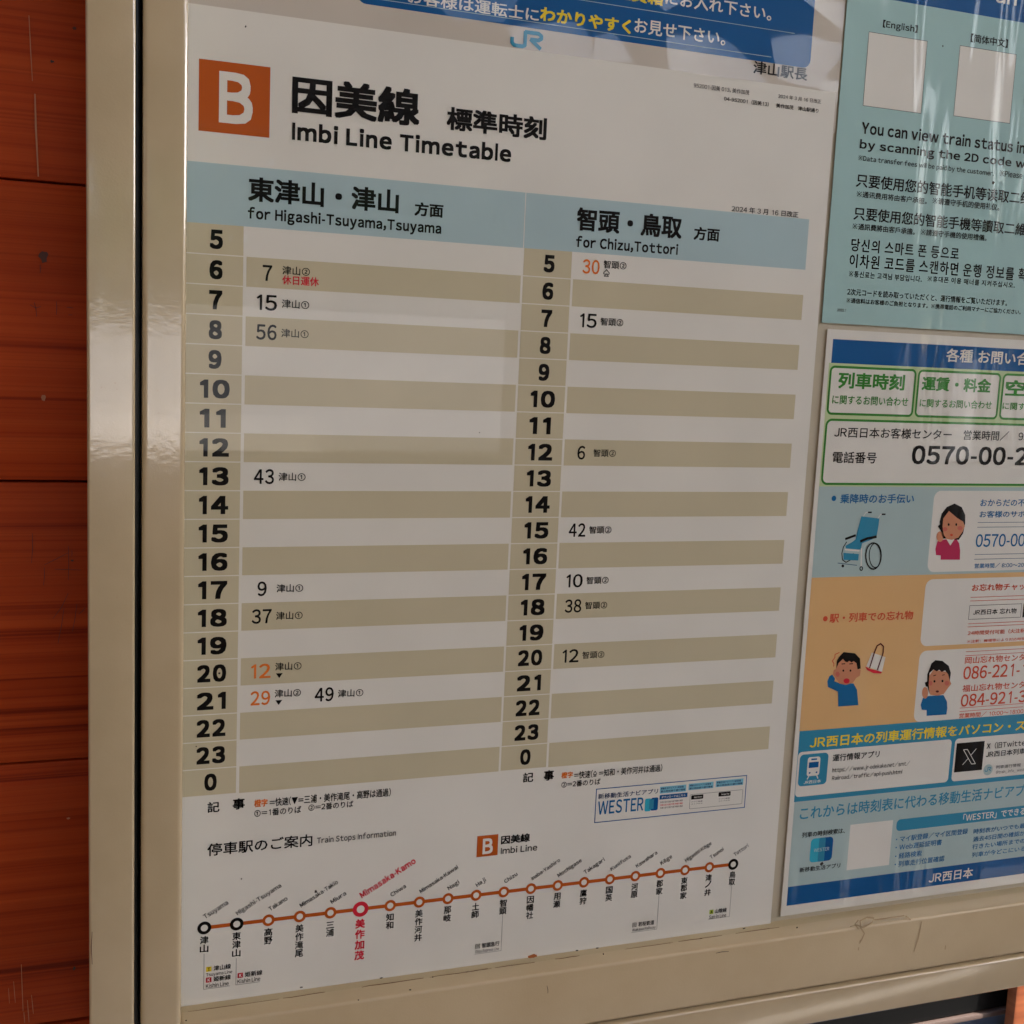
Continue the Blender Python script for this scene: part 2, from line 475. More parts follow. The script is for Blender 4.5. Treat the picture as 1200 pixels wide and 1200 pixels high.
# ------------------------------------------------------------------ the notice board
board = empty("notice_board", (0, 0, 1.15), "cream enamelled notice board with a framed glass door on the plank wall", "notice board")
BX1, BZ1 = 0.745, 1.975
FY = -0.024
box("outer_frame_side", -0.0840, -0.0596, FY, 0.0195, 1.1676, BZ1 + .03, cream, board, 0.0018, 3)
box("outer_frame_side", BX1 + .004, BX1 + .030, FY, 0.0195, 1.1676, BZ1 + .03, cream, board, 0.0018, 3)
box("outer_frame_bottom", -0.0594, BX1 + .0038, FY - .0004, 0.0195, 1.1680, 1.1932, cream, board, 0.0018, 3)
box("outer_frame_top", -0.0594, BX1 + .0038, FY, 0.0195, BZ1 + .004, BZ1 + .03, cream, board, 0.0018, 3)
box("dark_gap_strip", -0.0594, -0.0562, -0.004, 0.012, 1.1945, BZ1, gap_dark, board, 0.0008, 2)
box("dark_gap_strip", -0.0594, -0.0581, -0.0150, -0.0045, 1.1945, BZ1, gap_dark, board, 0.0004, 2)
door = box("door_frame_side", -0.0560, -0.0332, -0.0222, 0.008, 1.1950, BZ1, cream, board, 0.0034, 4)
box("door_frame_side", BX1 - .025, BX1, -0.0222, 0.008, 1.1950, BZ1, cream, board, 0.0034, 4)
box("door_frame_bottom", -0.0330, BX1 - .0252, -0.0216, 0.008, 1.1946, 1.2362, cream_old, board, 0.0022, 3)
box("door_frame_top", -0.0330, BX1 - .0252, -0.0216, 0.008, BZ1 - .040, BZ1, cream, board, 0.0022, 3)
box("backing_panel", -0.055, BX1 - .005, 0.0017, 0.0080, 1.200, BZ1 - .005, backing, board)
box("glass_pane", -0.0331, BX1 - .0251, -0.0070, -0.0040, 1.2363, BZ1 - .0401, glass, board)
rust = mat('rust', (0.34, 0.10, 0.02), 0.8)
blot('speck', -76.7, 1609.0, 0.45, 0.405, -0.0246, pale_stain, board, 0)
blot('speck', -69.8, 1611.5, 0.5, 0.45, -0.0246, pale_stain, board, 1)
blot('speck', -68.9, 1608.3, 0.4, 0.36000000000000004, -0.0246, pale_stain, board, 2)
blot('speck', -76.7, 1596.8, 0.35, 0.315, -0.0246, pale_stain, board, 3)
blot('speck', -47.9, 1608.0, 0.4, 0.36000000000000004, -0.0224, pale_stain, board, 4)
blot('speck', -47.4, 1596.0, 0.4, 0.36000000000000004, -0.0224, pale_stain, board, 5)
blot('speck', -69.0, 1495.3, 0.4, 0.36000000000000004, -0.0246, pale_stain, board, 6)
blot('speck', -62.8, 1521.1, 0.35, 0.315, -0.0246, pale_stain, board, 7)
blot('speck', -78.0, 1781.7, 0.3, 0.27, -0.0246, pale_stain, board, 8)
blot('speck', 72.5, 1236.7, 0.5, 0.5, -0.0218, dark_speck, board, 20)
blot('speck', 105.6, 1238.4, 0.55, 0.55, -0.0218, dark_speck, board, 21)
blot('speck', 119.8, 1244.9, 0.4, 0.4, -0.0218, dark_speck, board, 22)
blot('speck', -30.5, 1239.7, 0.5, 0.5, -0.0218, dark_speck, board, 23)
blot('speck', 105.0, 1238.5, 0.4, 0.4, -0.0218, dark_speck, board, 24)
blot('speck', 387.7, 1242.8, 0.7, 0.7, -0.0218, dark_speck, board, 25)
blot('speck', 237.6, 1243.9, 0.5, 0.5, -0.0218, dark_speck, board, 26)
mark('scratch', [(198.2, 1227.3), (199.0, 1224.2), (199.1, 1221.8)], 0.4, -0.0218, dark_speck, board)
mark('scratch', [(323.4, 1232.5), (328.1, 1232.8), (333.5, 1232.3)], 0.5, -0.0218, dark_speck, board)
mark('stain', [(432.7, 1237.6), (438.5, 1238.1), (444.7, 1235.3), (451.8, 1238.4), (452.9, 1241.5), (446.8, 1242.9), (441.1, 1241.0), (442.5, 1235.0), (445.9, 1230.6), (444.1, 1226.2), (442.2, 1223.2)], 1.3, -0.0218, pale_stain, board)
mark('stain', [(439.6, 1241.9), (436.9, 1239.0), (440.3, 1234.6)], 1.2, -0.0218, pale_stain, board)
mark('stain', [(453.1, 1240.2), (460.5, 1239.9), (480.1, 1240.0)], 1.2, -0.0218, pale_stain, board)
mark('stain', [(480.9, 1239.9), (485.9, 1235.9)], 1.2, -0.0218, pale_stain, board)
mark('stain', [(496.1, 1233.3), (494.5, 1220.1), (491.7, 1210.3)], 1.2, -0.0218, pale_stain, board)
blot('stain', 442.8, 1225.1, 0.8, 1.3, -0.0218, pale_stain, board, 50)
blot('stain', 520.5, 1209.7, 0.6, 2.2, -0.0218, pale_stain, board, 51)
blot('stain', 441.9, 1219.2, 0.6, 1.5, -0.0218, pale_stain, board, 52)
mark('scratch', [(-82.3, 1303.4), (-82.8, 1294.3), (-82.3, 1283.9)], 0.4, -0.0246, pencil, board)
mark('grime', [(-28.2, 1236.97), (-22.8, 1236.83), (-16.6, 1236.96), (-12.0, 1236.82), (-9.9, 1236.89), (-0.1, 1236.82), (2.9, 1236.94), (4.6, 1236.66), (26.0, 1236.76)], 0.30, -0.0078, brown_dirt, board)
mark('grime', [(28.5, 1236.84), (33.4, 1236.61), (41.7, 1236.79), (47.0, 1236.95), (53.1, 1236.97), (54.5, 1236.92)], 0.39, -0.0078, brown_dirt, board)
mark('grime', [(77.7, 1236.65), (82.4, 1236.99), (88.3, 1236.85), (92.4, 1236.8), (98.3, 1236.74), (106.5, 1236.83), (118.0, 1236.87)], 0.49, -0.0078, brown_dirt, board)
mark('grime', [(122.1, 1236.67), (128.7, 1236.99), (135.6, 1236.83), (140.6, 1236.68), (148.1, 1236.83), (146.4, 1236.63), (161.5, 1237.0), (152.0, 1236.92), (164.0, 1236.66)], 0.36, -0.0078, brown_dirt, board)
mark('grime', [(166.4, 1236.85), (170.5, 1236.89), (176.4, 1236.95), (187.2, 1236.8), (194.4, 1236.72)], 0.32, -0.0078, brown_dirt, board)
mark('grime', [(209.0, 1236.99), (213.9, 1236.71), (221.1, 1236.99), (224.1, 1236.74), (226.7, 1236.94)], 0.38, -0.0078, brown_dirt, board)
mark('grime', [(260.4, 1236.84), (266.1, 1236.85), (274.0, 1236.8), (276.3, 1236.89), (279.2, 1236.72), (295.1, 1236.81), (294.3, 1236.6), (297.1, 1236.83)], 0.30, -0.0078, brown_dirt, board)
mark('grime', [(301.3, 1236.85), (306.7, 1236.87), (311.4, 1236.88), (320.0, 1236.61), (318.0, 1236.87), (335.8, 1236.7)], 0.39, -0.0078, brown_dirt, board)
mark('grime', [(346.9, 1236.67), (353.1, 1236.94), (356.4, 1236.91), (359.8, 1236.93), (374.5, 1236.87), (368.8, 1236.8), (382.6, 1236.71)], 0.37, -0.0078, brown_dirt, board)
blot('rust_chip', 192.9, 1241.3, 3.4, 1.5, -0.0078, rust, board, 60)
blot('dirt_crumb', 90.2, 1241.0, 1.2, 0.5, -0.0078, dark_speck, board, 70)
blot('dirt_crumb', 224.6, 1240.8, 1.2, 0.5, -0.0078, dark_speck, board, 71)
blot('dirt_crumb', 353.4, 1239.7, 1.2, 0.5, -0.0078, dark_speck, board, 72)
blot('dirt_crumb', 39.5, 1242.3, 1.2, 0.5, -0.0078, dark_speck, board, 73)
blot('dirt_crumb', 239.6, 1240.6, 1.2, 0.5, -0.0078, dark_speck, board, 74)
blot('fly_spot', -2.2, 1805.6, 0.5, 0.55, -0.0073, dark_speck, board, 80)
blot('fly_spot', 2.2, 1317.2, 0.5, 0.55, -0.0073, dark_speck, board, 81)
blot('fly_spot', 47.2, 1303.7, 0.9, 0.9900000000000001, -0.0073, dark_speck, board, 82)
blot('fly_spot', -12.2, 1444.9, 0.7, 0.77, -0.0073, dark_speck, board, 83)
blot('fly_spot', 508.4, 1768.6, 1.2, 1.32, -0.0073, dark_speck, board, 84)
blot('fly_spot', 455.8, 1852.9, 0.6, 0.66, -0.0073, dark_speck, board, 85)
blot('fly_spot', 414.6, 1281.1, 1.5, 1.6500000000000001, -0.0073, dark_speck, board, 86)
blot('fly_spot', 140.8, 1587.8, 0.35, 0.385, -0.0073, dark_speck, board, 87)
blot('fly_spot', -24.8, 1401.6, 0.4, 0.44000000000000006, -0.0073, dark_speck, board, 88)

# ------------------------------------------------------------------ the posters (mm on the board plane)
THINGS = {
    'timetable': ("timetable_poster", "white timetable sheet with beige stripes, orange B square and a line map at its foot", "timetable", 'plain', 'paper', (-45, 1221, 380.2, 1815.6), 0.0),
    'notice': ("laminated_notice", "creased laminated notice with a blue banner, tucked behind the top of the timetable", "notice", 'pouch', 'notice_sheet', (-43, 1790, 382.2, 1931), 0.0009),
    'guide': ("multilingual_poster", "pale turquoise poster in English, Chinese and Korean at upper right", "poster", 'ripple', 'sky_sheet', (383.2, 1666.3, 660, 1931), 0.0),
    'enquiry': ("enquiry_poster", "colourful contact poster with green boxes, wheelchair picture and blue foot band", "poster", 'ripple', 'paper', (388.2, 1240.4, 652, 1662.3), 0.0),
}
STEP = 0.00007
roots = {}
for key, (nm, lab, cat, kind, sheetcol, (x0, z0, x1, z1), y) in THINGS.items():
    t = empty(nm, (x0 / 1000, y, z0 / 1000), lab, cat)
    roots[key] = (t, kind, y)
    box("sheet", x0 / 1000, x1 / 1000, y, y + 0.0006, z0 / 1000, z1 / 1000, ink(sheetcol, kind), t)

PRINT = [('R', 'timetable', 'line_emblem', -25.98, 1749.65, 12.45, 1787.54, 0, 'orange', 1),
('T', 'timetable', 'line_emblem/letter', 'B', 0, -15.17, 1755.2, 18.28, 27.18, 'paper', 0.028, 0, 2),
('T', 'timetable', 'title_lettering', '因美線', 0, 24.63, 1764.4, 73.92, 20.66, 'ink', 0.031, 0, 3),
('T', 'timetable', 'title_lettering', '標準時刻', 0, 114.97, 1764.71, 62.88, 13.23, 'ink', 0.03, 0, 3),
('T', 'timetable', 'title_lettering', 'Imbi Line Timetable', 0, 25.03, 1749.82, 130.85, 10.19, 'ink', 0.04, 0, 3),
('T', 'timetable', 'small_print', '952001-因美 013, 美作加茂', 0, 275.16, 1806.63, 40.07, 3.07, 'grey_ink', 0.012, 0, 3),
('T', 'timetable', 'small_print', '2024 年 3 月 16 日改正', 0, 336.57, 1807.28, 32.48, 2.63, 'grey_ink', 0.012, 0, 3),
('T', 'timetable', 'small_print', '04-952001（因美13）\u3000美作加茂\u3000津山駅通り', 0, 297.24, 1801.16, 70.41, 2.9, 'ink', 0.02, 0, 3),
('R', 'timetable', 'heading_band', -40.0, 1700.3, 166.1, 1733.1, 0, 'header', 1),
('R', 'timetable', 'heading_band', 166.7, 1700.3, 367.0, 1733.1, 0, 'header', 1),
('T', 'timetable', 'heading_lettering', '東津山・津山', 0, 1.23, 1714.35, 86.51, 13.41, 'ink', 0.03, 0, 3),
('T', 'timetable', 'heading_lettering', '方面', 0, 97.33, 1714.02, 17.56, 7.9, 'ink', 0.03, 0, 3),
('T', 'timetable', 'heading_lettering', 'for Higashi-Tsuyama,Tsuyama', 0, 1.23, 1702.9, 112.81, 8.4, 'ink', 0.032, 0, 3),
('T', 'timetable', 'heading_lettering', '智頭・鳥取', 0, 200.54, 1713.41, 72.66, 14.02, 'ink', 0.03, 0, 3),
('T', 'timetable', 'heading_lettering', '方面', 0, 281.96, 1713.69, 18.62, 8.35, 'ink', 0.03, 0, 3),
('T', 'timetable', 'heading_lettering', 'for Chizu,Tottori', 0, 200.77, 1702.55, 70.63, 7.72, 'ink', 0.032, 0, 3),
('T', 'timetable', 'small_print', '2024 年 3 月 16 日改正', 0, 308.14, 1733.41, 50.28, 3.9, 'ink', 0.018, 0, 3),
('R', 'timetable', 'hour_cell', -40.0, 1684.0, -0.9, 1700.3, 0, 'stripe', 1),
('R', 'timetable', 'hour_cell', 167.0, 1684.0, 198.6, 1700.3, 0, 'stripe', 1),
('T', 'timetable', 'hour_number', '5', 0, -19.4, 1686.7, 7.2, 10.6, 'ink', 0.046, 0, 3),
('T', 'timetable', 'hour_number', '5', 0, 180.1, 1686.7, 7.2, 10.6, 'ink', 0.046, 0, 3),
('R', 'timetable', 'hour_cell', -40.0, 1667.4, -0.9, 1683.4, 0, 'stripe', 1),
('R', 'timetable', 'hour_cell', 167.0, 1667.4, 198.6, 1683.4, 0, 'stripe', 1),
('R', 'timetable', 'row_stripe', 0.9, 1667.1, 165.6, 1683.7, 0, 'stripe', 1),
('R', 'timetable', 'row_stripe', 200.1, 1667.1, 367.0, 1683.7, 0, 'stripe', 1),
('T', 'timetable', 'hour_number', '6', 0, -19.4, 1670.1, 7.2, 10.6, 'ink', 0.046, 0, 3),
('T', 'timetable', 'hour_number', '6', 0, 180.1, 1670.1, 7.2, 10.6, 'ink', 0.046, 0, 3),
('R', 'timetable', 'hour_cell', -40.0, 1650.8, -0.9, 1666.8, 0, 'stripe', 1),
('R', 'timetable', 'hour_cell', 167.0, 1650.8, 198.6, 1666.8, 0, 'stripe', 1),
('T', 'timetable', 'hour_number', '7', 0, -19.4, 1653.5, 7.2, 10.6, 'ink', 0.046, 0, 3),
('T', 'timetable', 'hour_number', '7', 0, 180.1, 1653.5, 7.2, 10.6, 'ink', 0.046, 0, 3),
('R', 'timetable', 'hour_cell', -40.0, 1634.2, -0.9, 1650.2, 0, 'stripe', 1),
('R', 'timetable', 'hour_cell', 167.0, 1634.2, 198.6, 1650.2, 0, 'stripe', 1),
('R', 'timetable', 'row_stripe', 0.9, 1633.9, 165.6, 1650.5, 0, 'stripe', 1),
('R', 'timetable', 'row_stripe', 200.1, 1633.9, 367.0, 1650.5, 0, 'stripe', 1),
('T', 'timetable', 'hour_number', '8', 0, -19.4, 1636.9, 7.2, 10.6, 'ink', 0.046, 0, 3),
('T', 'timetable', 'hour_number', '8', 0, 180.1, 1636.9, 7.2, 10.6, 'ink', 0.046, 0, 3),
('R', 'timetable', 'hour_cell', -40.0, 1617.6, -0.9, 1633.6, 0, 'stripe', 1),
('R', 'timetable', 'hour_cell', 167.0, 1617.6, 198.6, 1633.6, 0, 'stripe', 1),
('T', 'timetable', 'hour_number', '9', 0, -19.4, 1620.3, 7.2, 10.6, 'ink', 0.046, 0, 3),
('T', 'timetable', 'hour_number', '9', 0, 180.1, 1620.3, 7.2, 10.6, 'ink', 0.046, 0, 3),
('R', 'timetable', 'hour_cell', -40.0, 1601.0, -0.9, 1617.0, 0, 'stripe', 1),
('R', 'timetable', 'hour_cell', 167.0, 1601.0, 198.6, 1617.0, 0, 'stripe', 1),
('R', 'timetable', 'row_stripe', 0.9, 1600.7, 165.6, 1617.3, 0, 'stripe', 1),
('R', 'timetable', 'row_stripe', 200.1, 1600.7, 367.0, 1617.3, 0, 'stripe', 1),
('T', 'timetable', 'hour_number', '10', 0, -24.1, 1603.7, 16.6, 10.6, 'ink', 0.046, 0, 3),
('T', 'timetable', 'hour_number', '10', 0, 175.4, 1603.7, 16.6, 10.6, 'ink', 0.046, 0, 3),
('R', 'timetable', 'hour_cell', -40.0, 1584.4, -0.9, 1600.4, 0, 'stripe', 1),
('R', 'timetable', 'hour_cell', 167.0, 1584.4, 198.6, 1600.4, 0, 'stripe', 1),
('T', 'timetable', 'hour_number', '11', 0, -24.1, 1587.1, 14.6, 10.6, 'ink', 0.046, 0, 3),
('T', 'timetable', 'hour_number', '11', 0, 175.4, 1587.1, 14.6, 10.6, 'ink', 0.046, 0, 3),
('R', 'timetable', 'hour_cell', -40.0, 1567.8, -0.9, 1583.8, 0, 'stripe', 1),
('R', 'timetable', 'hour_cell', 167.0, 1567.8, 198.6, 1583.8, 0, 'stripe', 1),
('R', 'timetable', 'row_stripe', 0.9, 1567.5, 165.6, 1584.1, 0, 'stripe', 1),
('R', 'timetable', 'row_stripe', 200.1, 1567.5, 367.0, 1584.1, 0, 'stripe', 1),
('T', 'timetable', 'hour_number', '12', 0, -24.1, 1570.5, 16.6, 10.6, 'ink', 0.046, 0, 3),
('T', 'timetable', 'hour_number', '12', 0, 175.4, 1570.5, 16.6, 10.6, 'ink', 0.046, 0, 3),
('R', 'timetable', 'hour_cell', -40.0, 1551.2, -0.9, 1567.2, 0, 'stripe', 1),
('R', 'timetable', 'hour_cell', 167.0, 1551.2, 198.6, 1567.2, 0, 'stripe', 1),
('T', 'timetable', 'hour_number', '13', 0, -24.1, 1553.9, 16.6, 10.6, 'ink', 0.046, 0, 3),
('T', 'timetable', 'hour_number', '13', 0, 175.4, 1553.9, 16.6, 10.6, 'ink', 0.046, 0, 3),
('R', 'timetable', 'hour_cell', -40.0, 1534.6, -0.9, 1550.6, 0, 'stripe', 1),
('R', 'timetable', 'hour_cell', 167.0, 1534.6, 198.6, 1550.6, 0, 'stripe', 1),
('R', 'timetable', 'row_stripe', 0.9, 1534.3, 165.6, 1550.9, 0, 'stripe', 1),
('R', 'timetable', 'row_stripe', 200.1, 1534.3, 367.0, 1550.9, 0, 'stripe', 1),
('T', 'timetable', 'hour_number', '14', 0, -24.1, 1537.3, 16.6, 10.6, 'ink', 0.046, 0, 3),
('T', 'timetable', 'hour_number', '14', 0, 175.4, 1537.3, 16.6, 10.6, 'ink', 0.046, 0, 3),
('R', 'timetable', 'hour_cell', -40.0, 1518.0, -0.9, 1534.0, 0, 'stripe', 1),
('R', 'timetable', 'hour_cell', 167.0, 1518.0, 198.6, 1534.0, 0, 'stripe', 1),
('T', 'timetable', 'hour_number', '15', 0, -24.1, 1520.7, 16.6, 10.6, 'ink', 0.046, 0, 3),
('T', 'timetable', 'hour_number', '15', 0, 175.4, 1520.7, 16.6, 10.6, 'ink', 0.046, 0, 3),
('R', 'timetable', 'hour_cell', -40.0, 1501.4, -0.9, 1517.4, 0, 'stripe', 1),
('R', 'timetable', 'hour_cell', 167.0, 1501.4, 198.6, 1517.4, 0, 'stripe', 1),
('R', 'timetable', 'row_stripe', 0.9, 1501.1, 165.6, 1517.7, 0, 'stripe', 1),
('R', 'timetable', 'row_stripe', 200.1, 1501.1, 367.0, 1517.7, 0, 'stripe', 1),
('T', 'timetable', 'hour_number', '16', 0, -24.1, 1504.1, 16.6, 10.6, 'ink', 0.046, 0, 3),
('T', 'timetable', 'hour_number', '16', 0, 175.4, 1504.1, 16.6, 10.6, 'ink', 0.046, 0, 3),
('R', 'timetable', 'hour_cell', -40.0, 1484.8, -0.9, 1500.8, 0, 'stripe', 1),
('R', 'timetable', 'hour_cell', 167.0, 1484.8, 198.6, 1500.8, 0, 'stripe', 1),
('T', 'timetable', 'hour_number', '17', 0, -24.1, 1487.5, 16.6, 10.6, 'ink', 0.046, 0, 3),
('T', 'timetable', 'hour_number', '17', 0, 175.4, 1487.5, 16.6, 10.6, 'ink', 0.046, 0, 3),
('R', 'timetable', 'hour_cell', -40.0, 1468.2, -0.9, 1484.2, 0, 'stripe', 1),
('R', 'timetable', 'hour_cell', 167.0, 1468.2, 198.6, 1484.2, 0, 'stripe', 1),
('R', 'timetable', 'row_stripe', 0.9, 1467.9, 165.6, 1484.5, 0, 'stripe', 1),
('R', 'timetable', 'row_stripe', 200.1, 1467.9, 367.0, 1484.5, 0, 'stripe', 1),
('T', 'timetable', 'hour_number', '18', 0, -24.1, 1470.9, 16.6, 10.6, 'ink', 0.046, 0, 3),
('T', 'timetable', 'hour_number', '18', 0, 175.4, 1470.9, 16.6, 10.6, 'ink', 0.046, 0, 3),
('R', 'timetable', 'hour_cell', -40.0, 1451.6, -0.9, 1467.6, 0, 'stripe', 1),
('R', 'timetable', 'hour_cell', 167.0, 1451.6, 198.6, 1467.6, 0, 'stripe', 1),
('T', 'timetable', 'hour_number', '19', 0, -24.1, 1454.3, 16.6, 10.6, 'ink', 0.046, 0, 3),
('T', 'timetable', 'hour_number', '19', 0, 175.4, 1454.3, 16.6, 10.6, 'ink', 0.046, 0, 3),
('R', 'timetable', 'hour_cell', -40.0, 1435.0, -0.9, 1451.0, 0, 'stripe', 1),
('R', 'timetable', 'hour_cell', 167.0, 1435.0, 198.6, 1451.0, 0, 'stripe', 1),
('R', 'timetable', 'row_stripe', 0.9, 1434.7, 165.6, 1451.3, 0, 'stripe', 1),
('R', 'timetable', 'row_stripe', 200.1, 1434.7, 367.0, 1451.3, 0, 'stripe', 1),
('T', 'timetable', 'hour_number', '20', 0, -24.1, 1437.7, 16.6, 10.6, 'ink', 0.046, 0, 3),
('T', 'timetable', 'hour_number', '20', 0, 175.4, 1437.7, 16.6, 10.6, 'ink', 0.046, 0, 3),
('R', 'timetable', 'hour_cell', -40.0, 1418.4, -0.9, 1434.4, 0, 'stripe', 1),
('R', 'timetable', 'hour_cell', 167.0, 1418.4, 198.6, 1434.4, 0, 'stripe', 1),
('T', 'timetable', 'hour_number', '21', 0, -24.1, 1421.1, 16.6, 10.6, 'ink', 0.046, 0, 3),
('T', 'timetable', 'hour_number', '21', 0, 175.4, 1421.1, 16.6, 10.6, 'ink', 0.046, 0, 3),
('R', 'timetable', 'hour_cell', -40.0, 1401.8, -0.9, 1417.8, 0, 'stripe', 1),
('R', 'timetable', 'hour_cell', 167.0, 1401.8, 198.6, 1417.8, 0, 'stripe', 1),
('R', 'timetable', 'row_stripe', 0.9, 1401.5, 165.6, 1418.1, 0, 'stripe', 1),
('R', 'timetable', 'row_stripe', 200.1, 1401.5, 367.0, 1418.1, 0, 'stripe', 1),
('T', 'timetable', 'hour_number', '22', 0, -24.1, 1404.5, 16.6, 10.6, 'ink', 0.046, 0, 3),
('T', 'timetable', 'hour_number', '22', 0, 175.4, 1404.5, 16.6, 10.6, 'ink', 0.046, 0, 3),
('R', 'timetable', 'hour_cell', -40.0, 1385.2, -0.9, 1401.2, 0, 'stripe', 1),
('R', 'timetable', 'hour_cell', 167.0, 1385.2, 198.6, 1401.2, 0, 'stripe', 1),
('T', 'timetable', 'hour_number', '23', 0, -24.1, 1387.9, 16.6, 10.6, 'ink', 0.046, 0, 3),
('T', 'timetable', 'hour_number', '23', 0, 175.4, 1387.9, 16.6, 10.6, 'ink', 0.046, 0, 3),
('R', 'timetable', 'hour_cell', -40.0, 1368.6, -0.9, 1384.6, 0, 'stripe', 1),
('R', 'timetable', 'hour_cell', 167.0, 1368.6, 198.6, 1384.6, 0, 'stripe', 1),
('R', 'timetable', 'row_stripe', 0.9, 1368.3, 165.6, 1384.9, 0, 'stripe', 1),
('R', 'timetable', 'row_stripe', 200.1, 1368.3, 367.0, 1384.9, 0, 'stripe', 1),
('T', 'timetable', 'hour_number', '0', 0, -19.4, 1371.3, 7.2, 10.6, 'ink', 0.046, 0, 3),
('T', 'timetable', 'hour_number', '0', 0, 180.1, 1371.3, 7.2, 10.6, 'ink', 0.046, 0, 3),
('T', 'timetable', 'departure_minute', '7', 0, 9.9, 1670.95, 5.4, 8.9, 'ink', 0.02, 0, 3),
('T', 'timetable', 'destination_lettering', '津山②', 0, 21.0, 1675.15, 15.7, 4.9, 'ink', 0.012, 0, 3),
('T', 'timetable', 'destination_lettering', '休日運休', 0, 21.0, 1669.6, 21.0, 5.2, 'red', 0.02, 0, 3),
('T', 'timetable', 'departure_minute', '15', 0, 6.8, 1654.35, 11.6, 8.9, 'ink', 0.02, 0, 3),
('T', 'timetable', 'destination_lettering', '津山①', 0, 21.0, 1656.35, 15.7, 4.9, 'ink', 0.012, 0, 3),
('T', 'timetable', 'departure_minute', '56', 0, 6.8, 1637.75, 11.6, 8.9, 'ink', 0.02, 0, 3),
('T', 'timetable', 'destination_lettering', '津山①', 0, 21.0, 1639.75, 15.7, 4.9, 'ink', 0.012, 0, 3),
('T', 'timetable', 'departure_minute', '43', 0, 6.8, 1554.75, 11.6, 8.9, 'ink', 0.02, 0, 3),
('T', 'timetable', 'destination_lettering', '津山①', 0, 21.0, 1556.75, 15.7, 4.9, 'ink', 0.012, 0, 3),
('T', 'timetable', 'departure_minute', '9', 0, 9.9, 1488.35, 5.4, 8.9, 'ink', 0.02, 0, 3),
('T', 'timetable', 'destination_lettering', '津山①', 0, 21.0, 1490.35, 15.7, 4.9, 'ink', 0.012, 0, 3),
('T', 'timetable', 'departure_minute', '37', 0, 6.8, 1471.75, 11.6, 8.9, 'ink', 0.02, 0, 3),
('T', 'timetable', 'destination_lettering', '津山①', 0, 21.0, 1473.75, 15.7, 4.9, 'ink', 0.012, 0, 3),
('T', 'timetable', 'departure_minute', '12', 0, 6.8, 1438.55, 11.6, 8.9, 'orange_ink', 0.02, 0, 3),
('T', 'timetable', 'destination_lettering', '津山①', 0, 21.0, 1442.75, 15.7, 4.9, 'ink', 0.012, 0, 3),
('P', 'timetable', 'symbol', ((21.5, 1441.1), (25.6, 1441.1), (23.55, 1438.1)), 'ink', 3),
('T', 'timetable', 'departure_minute', '29', 0, 6.8, 1421.95, 11.6, 8.9, 'orange_ink', 0.02, 0, 3),
('T', 'timetable', 'destination_lettering', '津山②', 0, 21.0, 1426.15, 15.7, 4.9, 'ink', 0.012, 0, 3),
('P', 'timetable', 'symbol', ((21.5, 1424.5), (25.6, 1424.5), (23.55, 1421.5)), 'ink', 3),
('T', 'timetable', 'departure_minute', '49', 0, 45.1, 1421.95, 11.6, 8.9, 'ink', 0.02, 0, 3),
('T', 'timetable', 'destination_lettering', '津山①', 0, 59.3, 1423.95, 15.7, 4.9, 'ink', 0.012, 0, 3),
('T', 'timetable', 'departure_minute', '30', 0, 206.0, 1687.55, 11.6, 8.9, 'orange_ink', 0.02, 0, 3),
('T', 'timetable', 'destination_lettering', '智頭②', 0, 220.2, 1691.75, 15.7, 4.9, 'ink', 0.012, 0, 3),
('T', 'timetable', 'symbol', '♤', 0, 220.3, 1686.6, 4.3, 4.6, 'ink', 0.008, 0, 3),
('T', 'timetable', 'departure_minute', '15', 0, 206.0, 1654.35, 11.6, 8.9, 'ink', 0.02, 0, 3),
('T', 'timetable', 'destination_lettering', '智頭②', 0, 220.2, 1656.35, 15.7, 4.9, 'ink', 0.012, 0, 3),
('T', 'timetable', 'departure_minute', '6', 0, 209.1, 1571.35, 5.4, 8.9, 'ink', 0.02, 0, 3),
('T', 'timetable', 'destination_lettering', '智頭②', 0, 220.2, 1573.35, 15.7, 4.9, 'ink', 0.012, 0, 3),
('T', 'timetable', 'departure_minute', '42', 0, 206.0, 1521.55, 11.6, 8.9, 'ink', 0.02, 0, 3),
('T', 'timetable', 'destination_lettering', '智頭②', 0, 220.2, 1523.55, 15.7, 4.9, 'ink', 0.012, 0, 3),
('T', 'timetable', 'departure_minute', '10', 0, 206.0, 1488.35, 11.6, 8.9, 'ink', 0.02, 0, 3),
('T', 'timetable', 'destination_lettering', '智頭②', 0, 220.2, 1490.35, 15.7, 4.9, 'ink', 0.012, 0, 3),
('T', 'timetable', 'departure_minute', '38', 0, 206.0, 1471.75, 11.6, 8.9, 'ink', 0.02, 0, 3),
('T', 'timetable', 'destination_lettering', '智頭②', 0, 220.2, 1473.75, 15.7, 4.9, 'ink', 0.012, 0, 3),
('T', 'timetable', 'departure_minute', '12', 0, 206.0, 1438.55, 11.6, 8.9, 'ink', 0.02, 0, 3),
('T', 'timetable', 'destination_lettering', '智頭②', 0, 220.2, 1440.55, 15.7, 4.9, 'ink', 0.012, 0, 3),
('T', 'timetable', 'footnote_lettering', '記', 0, -17.47, 1357.64, 7.11, 6.64, 'ink', 0.022, 0, 3),
('T', 'timetable', 'footnote_lettering', '事', 0, -2.73, 1358.11, 7.13, 6.96, 'ink', 0.03, 0, 3),
('T', 'timetable', 'footnote_lettering', '橙字', 0, 10.03, 1358.53, 7.92, 4.85, 'orange_ink', 0.03, 0, 3),
('T', 'timetable', 'footnote_lettering', '=快速(▼=三浦・美作滝尾・高野は通過)', 0, 19.19, 1357.95, 75.26, 5.52, 'ink', 0.016, 0, 3),
('T', 'timetable', 'footnote_lettering', '①=1番のりば', 0, 10.13, 1352.32, 28.32, 4.59, 'ink', 0.016, 0, 3),
